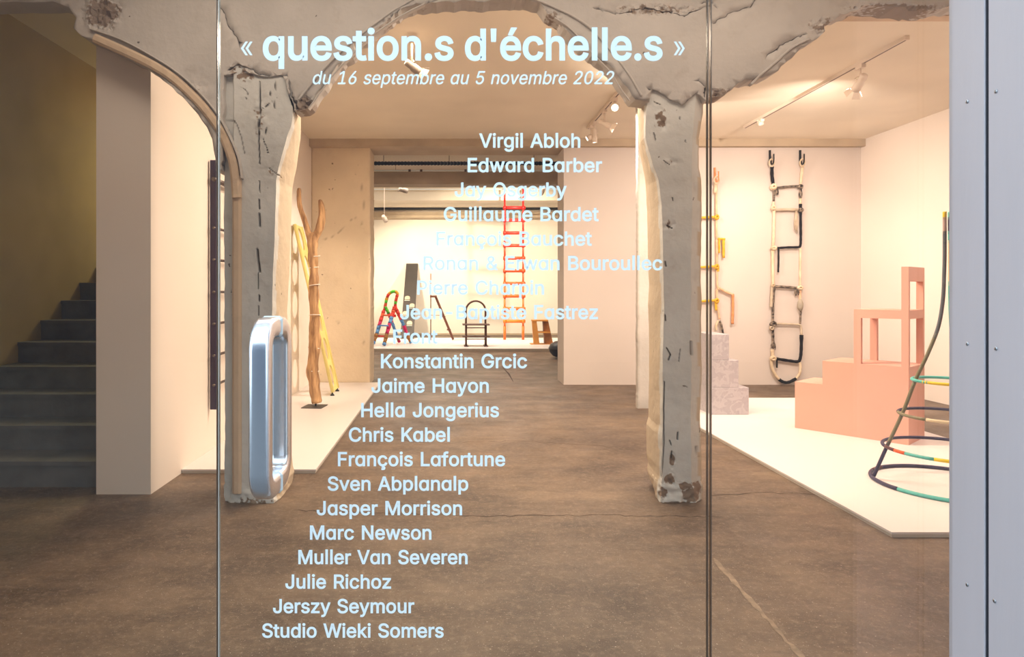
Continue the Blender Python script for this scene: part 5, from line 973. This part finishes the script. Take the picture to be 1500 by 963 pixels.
for ang, cs in ((160, ['navy', 'navy', 'olive', 'olive', 'olive', 'olive', 'grey', 'grey', 'grey', 'rose', 'yellow']), (40, ['teal', 'teal', 'orange', 'teal', 'teal', 'teal', 'teal', 'cream', 'teal', 'navy', 'teal']), (280, ['plum', 'cream', 'navy', 'yellow', 'rose', 'rose', 'orange', 'orange', 'grey', 'grey', 'plum'])):
    ro = empty('rod', (0, 0, 0)); ro.parent = r
    P = smooth_path([(XC + math.cos(math.radians(ang)) * q, DC + math.sin(math.radians(ang)) * q, z) for z, q in prof], 16)
    zc = [PZ, .15, .29, .48, .70, .85, 1.05, 1.4, 1.68, 1.74, 1.84, 1.9]
    for k in range(11):
        seg = [p for p in P if zc[k] - .03 <= p.z <= zc[k + 1] + .01]
        if len(seg) > 1: MB().tube(seg, .0115, 10).build('tape', HM[cs[k]], ro)

# rope ladders on the white wall
RC = {'black': ((26, 22, 24), (18, 16, 18)), 'cream': ((232, 214, 186), (205, 182, 150)), 'braid': ((30, 24, 24), (168, 150, 132)), 'beige': ((206, 190, 168), (176, 158, 136)), 'yellow': ((232, 186, 60), (206, 156, 40)), 'pink': ((232, 194, 160), (210, 164, 130)), 'grey': ((186, 176, 158), (150, 138, 122)), 'peach': ((226, 160, 110), (200, 130, 80))}
RM = {k: mat('rope_' + k, c[0], .9, scale=30 if k == 'braid' else 12, dark=c[1], bump=.6, bscale=90) for k, c in RC.items()}
DW = 7.87 * K - .05
def rope(pts, wpx, c, name, par, knot=False):
    P = smooth_path([W(x, y, DW) for x, y in pts], 5) if len(pts) > 2 else [Vector(W(x, y, DW)) for x, y in pts]
    if len(P) == 2: P = [P[0].lerp(P[1], t) for t in np.linspace(0, 1, 7)]
    R = wpx * DW / F / 2
    RR = [R * (1 + .10 * math.sin(i * 2.1)) for i in range(len(P))]
    return MB().tube(P, RR, 10).build(name, RM[c], par)
def knot(px, py, wpx, c, par, hpx=None):
    R = wpx * DW / F / 2; C = Vector(W(px, py, DW - .01)); mb = MB()
    for k in range(3):
        t = 2.1 * k; mb.tube([C + Vector((math.cos(a) * R * .75, -.008 + math.sin(a + t) * R * .5, math.sin(a) * R * .75 * (hpx / wpx if hpx else 1) * (.8 + .2 * k))) for a in np.linspace(0, 2 * math.pi, 13)[:-1]], R * .38, 7, closed=True)
    return mb.build('knot', RM[c], par)
def tassel(px, py, wpx, hpx, c, par, n=7):
    rnd = random.Random(int(px + py)); mb = MB()
    for k in range(n):
        dx = (k / (n - 1) - .5) * wpx; e = rnd.uniform(.75, 1)
        mb.tube([W(px + dx * .4, py, DW - .005 * (k % 3)), W(px + dx + rnd.uniform(-.8, .8), py + hpx * .5, DW - .01), W(px + dx * .8 + rnd.uniform(-1, 1), py + hpx * e, DW - .008)], [.008, .009, .005], 6)
    return mb.build('tassel', RM[c], par)
def hook(px, py, par, m='black'):
    a = MB().box(W(px, 0, DW)[0] - .010, W(px, 0, DW)[0] + .010, DW + .02, DW + .049, W(0, py + 16, DW)[2], W(0, py, DW)[2])
    a.tube(smooth_path([W(px, py + 17, DW), W(px + .5, py + 21, DW - .04), W(px + 3, py + 20, DW - .05), W(px + 4, py + 14, DW - .05), W(px + 4, py + 6, DW - .05)], 4), .009, 8)
    o = a.build('hook', M['black'] if m == 'black' else RM[m], par)
    return o
def loop(px, py, par, c):
    return MB().tube([Vector(W(px + math.cos(a) * 3.6, py + math.sin(a) * 5.5, DW - .03)) for a in np.linspace(0, 2 * math.pi, 17)[:-1]], .010, 8, closed=True).build('eye_loop', RM[c], par)
r = empty('rope_ladder', W(1153, 560, DW), 'black and cream knotted rope ladder hanging on the white wall', 'rope ladder')
hook(1129.5, 219.5, r); hook(1174, 219.5, r); loop(1130.5, 238.5, r, 'cream'); loop(1175.5, 238.5, r, 'cream')
rope([(1131, 244), (1131, 258), (1133, 272)], 4.6, 'black', 'side_rope', r); knot(1132.5, 274, 8, 'cream', r)
rope([(1134, 277), (1133.5, 295)], 3.2, 'braid', 'side_rope', r); rope([(1133, 296), (1133, 308)], 3.6, 'cream', 'side_rope', r); knot(1132.5, 305, 6, 'cream', r, 7)
rope([(1134, 308), (1133.5, 335), (1132.5, 363)], 4.0, 'cream', 'side_rope', r); knot(1133, 364, 8, 'cream', r, 5)
rope([(1132, 366), (1132, 390), (1132.5, 418)], 4.4, 'cream', 'side_rope', r); knot(1132, 418, 5, 'cream', r)
rope([(1131, 418), (1130, 440), (1129.5, 450)], 3.8, 'beige', 'side_rope', r); rope([(1134, 422), (1132.5, 445), (1132, 475)], 3.4, 'braid', 'side_rope', r)
knot(1132, 475, 8, 'braid', r, 7); rope([(1132, 478), (1132.5, 500)], 3.6, 'braid', 'side_rope', r); tassel(1132.5, 500, 6, 13, 'braid', r)
knot(1130, 481, 6, 'beige', r); rope([(1131, 512), (1132, 524)], 4.4, 'cream', 'side_rope', r); knot(1132, 525.5, 8, 'cream', r, 6)
rope([(1130, 528), (1131, 538), (1135, 548), (1141, 556)], 4, 'cream', 'bottom_loop', r); rope([(1141, 556), (1148, 560), (1156, 560), (1166, 555)], 4.4, 'black', 'bottom_loop', r)
rope([(1165, 556), (1171, 548), (1172.5, 538), (1171.5, 531)], 3.6, 'cream', 'bottom_loop', r)
rope([(1175.5, 245), (1174, 258), (1172.5, 272)], 4.0, 'cream', 'side_rope', r); knot(1172, 274, 6.5, 'braid', r)
rope([(1172.5, 277), (1170.8, 285), (1172.5, 292)], 2.2, 'braid', 'side_rope', r); rope([(1173, 277), (1174.5, 285), (1172.8, 292)], 2.2, 'braid', 'side_rope', r)
rope([(1172.5, 291), (1172.5, 299)], 3.4, 'cream', 'side_rope', r); rope([(1172.5, 299), (1172.3, 312)], 4.4, 'black', 'side_rope', r); knot(1172.5, 308, 7, 'braid', r, 5)
rope([(1172.8, 310), (1173, 335), (1173, 352), (1172.5, 359), (1170, 362), (1155, 362.5), (1139, 363.5)], 3.4, 'black', 'rung', r)
rope([(1140.5, 364), (1140.5, 382), (1140, 399)], 2.4, 'black', 'rope_end', r)
rope([(1172.5, 364), (1172.2, 390), (1172, 420)], 3.0, 'cream', 'side_rope', r); knot(1171.5, 422, 7.5, 'cream', r, 5)
rope([(1172, 424), (1172, 440)], 3.4, 'pink', 'side_rope', r); MB().lathe([(.0001, -.09), (.02, -.08), (.038, -.03), (.04, .02), (.02, .08), (.0001, .09)], W(1172.3, 447, DW - .02), (0, 0, 1), 12).build('tassel', RM['grey'], r)
rope([(1173, 456), (1172, 475)], 2.8, 'braid', 'side_rope', r)
rope([(1135, 275.5), (1153, 273.5), (1171, 272.5)], 3.2, 'braid', 'rung', r); tassel(1138.5, 277, 4, 9, 'braid', r, 5)
rope([(1134, 308), (1153, 307), (1171, 307.5)], 4.0, 'beige', 'rung', r); tassel(1166.5, 309, 5, 36, 'beige', r)
rope([(1134, 425), (1134.5, 421), (1138, 420), (1155, 421), (1171, 422.5)], 3.8, 'braid', 'rung', r); tassel(1167, 423, 6, 11, 'braid', r)
rope([(1134, 474.5), (1153, 475), (1170, 476), (1173.5, 480), (1174, 491)], 3.0, 'beige', 'rung', r); rope([(1174, 491), (1174, 498)], 5.2, 'black', 'side_rope', r)
rope([(1174, 497), (1173.5, 515), (1172, 526), (1168, 530), (1155, 528.5), (1138, 526)], 4.2, 'black', 'rung', r); rope([(1138, 527), (1138, 539)], 2.4, 'black', 'rope_end', r)

r = empty('yellow_rope_ladder', W(1030, 490, DW), 'cream rope ladder with yellow bars, half hidden behind the right column', 'rope ladder')
hook(1048.5, 245, r, 'peach'); loop(1050, 264, r, 'cream'); rope([(1049, 268), (1047.5, 283)], 4.2, 'cream', 'side_rope', r)
rope([(1049.5, 272), (1049.5, 318), (1050, 346), (1053, 350)], 2.8, 'pink', 'side_rope', r); rope([(1050, 351), (1050.5, 391), (1051, 420), (1053, 424)], 2.8, 'pink', 'side_rope', r)
for py in (318.5, 391, 441):
    rope([(1005, py + 1), (1028, py + .5), (1052 - (2 if py == 441 else 0), py - 1)], 3.8, 'yellow', 'rung', r); knot(1049.5, py, 6, 'yellow', r, 7)
rope([(1051, 350), (1062, 350.5)], 3.4, 'yellow', 'rope_end', r); rope([(1053.5, 351), (1053.5, 371)], 2.8, 'yellow', 'rope_end', r); rope([(1060, 352), (1060, 378)], 3.8, 'yellow', 'rope_end', r)
rope([(1051.5, 391), (1051.5, 398)], 4.4, 'yellow', 'rope_end', r)
rope([(1052, 421), (1062, 427), (1074, 432)], 3.6, 'pink', 'rope_end', r); rope([(1073.5, 431), (1073.5, 452), (1073, 475)], 3.8, 'peach', 'rope_end', r)
rope([(1050, 424), (1051, 445), (1054, 468)], 2.8, 'pink', 'side_rope', r); rope([(1048.5, 442), (1049, 455)], 3.4, 'yellow', 'rope_end', r)
rope([(1054, 470), (1057, 478), (1059, 489)], 3.2, 'braid', 'side_rope', r); rope([(1050, 484), (1049, 478), (1052, 470)], 3.2, 'cream', 'rope_end', r)
rope([(1008, 262), (1007, 340), (1008, 440), (1008, 520)], 2.8, 'pink', 'side_rope', r); hook(1007, 245, r, 'peach')

# ------------------------------------------------------------------ far room exhibits
PB = .06
dk = dep(508, PB)
LC = {'r': (222, 54, 30), 'g': (90, 200, 40), 'y': (226, 160, 20), 'b': (96, 150, 206), 'm': (214, 30, 96), 'o': (228, 90, 40), 'w': (158, 104, 40)}
LM = {k: mat('wrapped_' + k, c, .6, bump=.4, bscale=30, var=.08) for k, c in LC.items()}
r = empty('wrapped_step_ladder', W(575, 508, dk), 'a-frame stepladder wrapped in bright red, green, blue and pink patches', 'ladder')
def wrap(pts, cols, wpx, ds, name='rail'):
    ps = [Vector(W(x, y, d)) for (x, y), d in zip(pts, ds)]
    P = smooth_path(ps, 6); k = len(cols); n = len(P)
    holder = MB().tube(P, wpx * dk / F / 2 * .7, 6).build(name, LM['w'], r)
    for i in range(k):
        a = int(i * (n - 1) / k); b2 = int((i + 1) * (n - 1) / k) + 1
        seg = P[a:b2 + (0 if i == k - 1 else 0)]
        if len(seg) < 2: continue
        MB().tube(seg, [wpx * dk / F / 2 * (1 + .12 * math.sin(j * 2 + i * 3)) for j in range(len(seg))], 8).build('patch', LM[cols[i]], holder)
d1, d2 = dep(507.5, PB), dep(503.5, PB)
dmid = (d1 + d2) / 2
wrap([(546.5, 503.8), (552, 489), (557, 472), (562, 456)], 'bwwbbmror', 5.4, [d1, d1 + .1, d1 + .2, dmid])
wrap([(563, 455), (564.5, 448), (566, 440), (569, 432), (574, 428), (578, 427.3), (582, 430), (581, 436), (579.5, 443), (579, 450)], 'rrogyrygggyyrorgr', 4.6, [dmid] * 10, 'top_arch')
wrap([(562.5, 505.8), (566, 492), (571, 474), (575, 461), (578, 450)], 'bwwmmbbror', 5.8, [d1, d1 + .1, d1 + .2, dmid - .05, dmid])
wrap([(585, 501.3), (580, 489), (575, 474), (569, 459), (564, 449)], 'mwbbbmrgg', 4.8, [d2, d2 - .1, d2 - .2, dmid, dmid])
wrap([(602, 501.8), (597, 492), (591, 476), (585, 463), (579, 450)], 'bwwmmbbrrr', 5.2, [d2, d2 - .1, d2 - .2, dmid, dmid])
for py, x0, x1, c in ((462.5, 560, 574, 'o'), (477.5, 556, 569, 'b'), (493, 553, 566, 'r')):
    MB().tube([W(x0, py - .5, d1 + .1), W(x1, py, d1 + .1)], .018, 8).build('rung', LM[c], r)
MB().tube([W(576, 463, dmid), W(580, 463, dmid)], .03, 8).build('knot', LM['r'], r)

# dark board with arched steps, leaning on the far wall
slate = mat('dark_slate_board', (66, 60, 56), .6, var=.08, scale=4)
db_, dt_ = dep(497, PB), YR - .03
r = empty('leaning_board', W(596, 497, db_), 'tall dark grey board with staggered arched niches leaning on the far wall', 'board')
a0 = Vector(W(586.3, 495.4, db_)); wdt = 19.6 * db_ / F
zt_ = W(0, 387, dt_)[2]; top = Vector((a0.x, dt_, zt_)); axb = top - a0
nb_ = Vector((0, -axb.z, axb.y)).normalized()
if nb_.y > 0: nb_ = -nb_
MB().hexa([a0 + nb_ * .02, a0 + Vector((wdt, 0, 0)) + nb_ * .02, a0 + Vector((wdt, 0, 0)) - nb_ * .02, a0 - nb_ * .02, top + nb_ * .02, top + Vector((wdt, 0, 0)) + nb_ * .02, top + Vector((wdt, 0, 0)) - nb_ * .02, top - nb_ * .02]).build('board', slate, r)
for px, py in ((592.5, 440.5), (600.5, 452.5), (591, 464.5), (598.5, 479)):
    f = (497 - py) / (497 - 387) ; f = f * .93
    c = a0 + axb * f + Vector((px - 586.3, 0, 0)) * db_ / F; hw = 4.0 * db_ / F; hh = 8.5 * db_ / F
    axn = axb.normalized()
    poly = [c + Vector((hw, 0, 0)), c + Vector((-hw, 0, 0))] + [c + axn * (hh * .5) + Vector((math.cos(t) * hw, 0, 0)) + axn * math.sin(t) * hh * .5 for t in np.linspace(math.pi, 0, 9)]
    o = MB().prism([p + nb_ * .021 for p in poly], nb_ * .01).build('arched_step', M['beam'], r)
    MB().box(c.x - hw * 1.05, c.x + hw * 1.05, c.y - .08, c.y - .0, c.z - .012, c.z).build('foothold', M['cream'], o)

# dark wood pole ladder
walnut = mat('dark_walnut', (96, 52, 34), .5, var=.15, scale=6, stretch=(1, 1, .3))
dp = dep(501, PB)
r = empty('library_step', W(648, 501, dp), 'dark wood step with a tall thin pole and one slanted leg, far room', 'ladder')
dq = dp + .5
MB().tube([W(631, 401, dq), (W(631, 0, dq)[0], dq, PB)], .013, 8).build('pole', walnut, r)
x0, _, z0 = W(631.5, 433, dq); x1 = W(640, 0, dq)[0]
MB().box(x0 - .02, x1, dq - .35, dq + .03, z0 - .05, z0, .004).build('top_step', walnut, r)
for k in (0, .3):
    a, b2 = Vector((x0 + .12, dq - k, z0 - .03)), Vector((W(664, 0, dp)[0], dq - k * .6 - .1, PB + .035))
    MB().beam(a, b2, .055, .03).build('slanted_leg', walnut, r)
for t in (.45, .75): 
    c = Vector((x0 + .12, dq, z0 - .03)).lerp(Vector((W(664, 0, dp)[0], dq - .1, PB)), t); MB().box(c.x - .05, c.x + .05, dq - .3, dq, c.z - .01, c.z + .012).build('tread', walnut, r)
zz = W(0, 462, dq)[2]; MB().tube([(x0, dq, zz), (x0 + .23, dq - .05, zz)], .008, 6).build('tie_rod', M['slot'], r)

# bentwood step chair
brown = mat('oiled_brown_wood', (98, 60, 42), .5, var=.12, scale=5)
dc = dep(508, PB)
r = empty('step_chair', W(697, 508, dc), 'brown round-backed chair with two shelf seats, centre of the far room', 'chair')
xl_, xr_ = W(683, 0, dc)[0], W(712, 0, dc)[0]; cx = (xl_ + xr_) / 2; ra = (xr_ - xl_) / 2
za = W(0, 456, dc)[2]
P = [(xl_, dc + .25, PB)] + [(xl_, dc + .25, z) for z in np.linspace(.3, za, 4)] + [(cx + math.cos(t) * ra, dc + .25, za + math.sin(t) * ra) for t in np.linspace(math.pi, 0, 17)[1:-1]] + [(xr_, dc + .25, z) for z in np.linspace(za, .3, 4)] + [(xr_, dc + .25, PB)]
MB().tube(P, .023, 8).build('back_hoop', brown, r)
for py, h in ((475, .028), (492.5, .028)):
    z = W(0, py, dc)[2]; MB().box(W(677.5, 0, dc)[0], W(717.5, 0, dc)[0], dc - .05, dc + .3, z - h, z, .008).build('shelf_seat', brown, r)
for x_ in (xl_, xr_):
    MB().tube([(x_, dc, PB), (x_, dc, W(0, 476, dc)[2])], .02, 8).build('leg', brown, r)
    MB().box(x_ - .05, x_ + .05, dc - .04, dc + .3, PB, PB + .02, .005).build('foot', brown, r)
for py in (480.5, 497):
    z = W(0, py, dc)[2]; MB().tube([(xl_, dc, z), (xr_, dc, z)], .011, 8).build('brace', brown, r)

# orange ladder
dO = dep(498, PB)
r = empty('orange_ladder', W(752, 498, dO), 'tall red to orange ladder reaching the ceiling of the far room', 'ladder')
def orange(t):   # colour fades from red at the top to amber at the foot
    c = (int(204 + 22 * t), int(22 + 104 * t), int(20 + 4 * t)); return mat('ladder_lacquer', c, .5, var=.02)
OM = [orange(t) for t in np.linspace(0, 1, 11)]
for px in (739.3, 766.3):
    ra_ = empty('rail', (0, 0, 0)); ra_.parent = r
    for k in range(11):
        ya = 277 + k * 20.1; yb_ = ya + 20.1 if k < 10 else 498
        MB().tube([W(px, ya, dO), W(px, yb_, dO)], .024 if k < 10 else .034, 8).build('section', OM[min(k, 8)], ra_)
    MB().tube([W(px, 277, dO), (W(px, 0, dO)[0], dO, 4.3)], .006, 6).build('hanging_cord', OM[0], r)
for k in range(10):
    py = 304.4 + 18.5 * k
    mb = MB().tube([W(737, py, dO - .02), W(769.5, py, dO - .02)], .042, 8)
    o = mb.build('rung', OM[k], r)
    for px in (739.3, 766.3): MB().lathe([(.0001, -.04), (.056, -.03), (.056, .03), (.0001, .04)], W(px, py, dO - .02), (1, 0, 0), 10).build('collar', OM[k], o)

# plywood step stool
oak = mat('honey_plywood', (206, 140, 62), .5, var=.15, scale=5, stretch=(1, 1, .4)); oakd = mat('honey_plywood_side', (150, 92, 38), .5, var=.2, scale=8)
ds_ = dep(505, PB)
r = empty('step_stool', W(794, 505, ds_), 'honey coloured plywood step stool with slanted sides beside the white wall end', 'stool')
MB().prism([W(779.5, 470, ds_), W(786, 470, ds_), W(790.5, 504.8, ds_), W(782, 504.8, ds_)], (.03, .35, 0)).build('side_panel', oak, r)
MB().prism([W(795.5, 470, ds_ + .05), W(803, 470, ds_), W(810.5, 504.8, ds_), W(798, 504.4, ds_ + .05)], (.02, .3, 0)).build('side_panel', oakd, r)
for (xa, xb, py, pyb) in ((780, 803, 469, 471), (788, 806.5, 486, 488.2), (777.5, 808, 504, 505.9)):
    a, b2 = W(xa, pyb, ds_), W(xb, py, ds_); MB().box(a[0], b2[0], ds_ - .01, ds_ + .25, max(a[2], PB + .001), b2[2]).build('tread', oak, r)

# black pouf half hidden behind the wall end
C = Vector(W(826, 511, 11.0 * K)); mb = MB(); vs = []
blk = mat('black_leather', (40, 36, 36), .45)
prof = [(.0001, 0), (.12, .004), (.22, .04), (.285, .12), (.30, .19), (.27, .27), (.18, .325), (.0001, .34)]
r = tag(MB().lathe(prof, (C.x, C.y, 0), (0, 0, 1), 24).build('pouf', blk), 'black rounded pouf on the floor, mostly hidden behind the white wall end', 'pouf')
MB().tube([(C.x + math.cos(a) * .302, C.y + math.sin(a) * .302, .19) for a in np.linspace(0, 2 * math.pi, 33)[:-1]], .006, 6, closed=True).build('piping', blk, r)
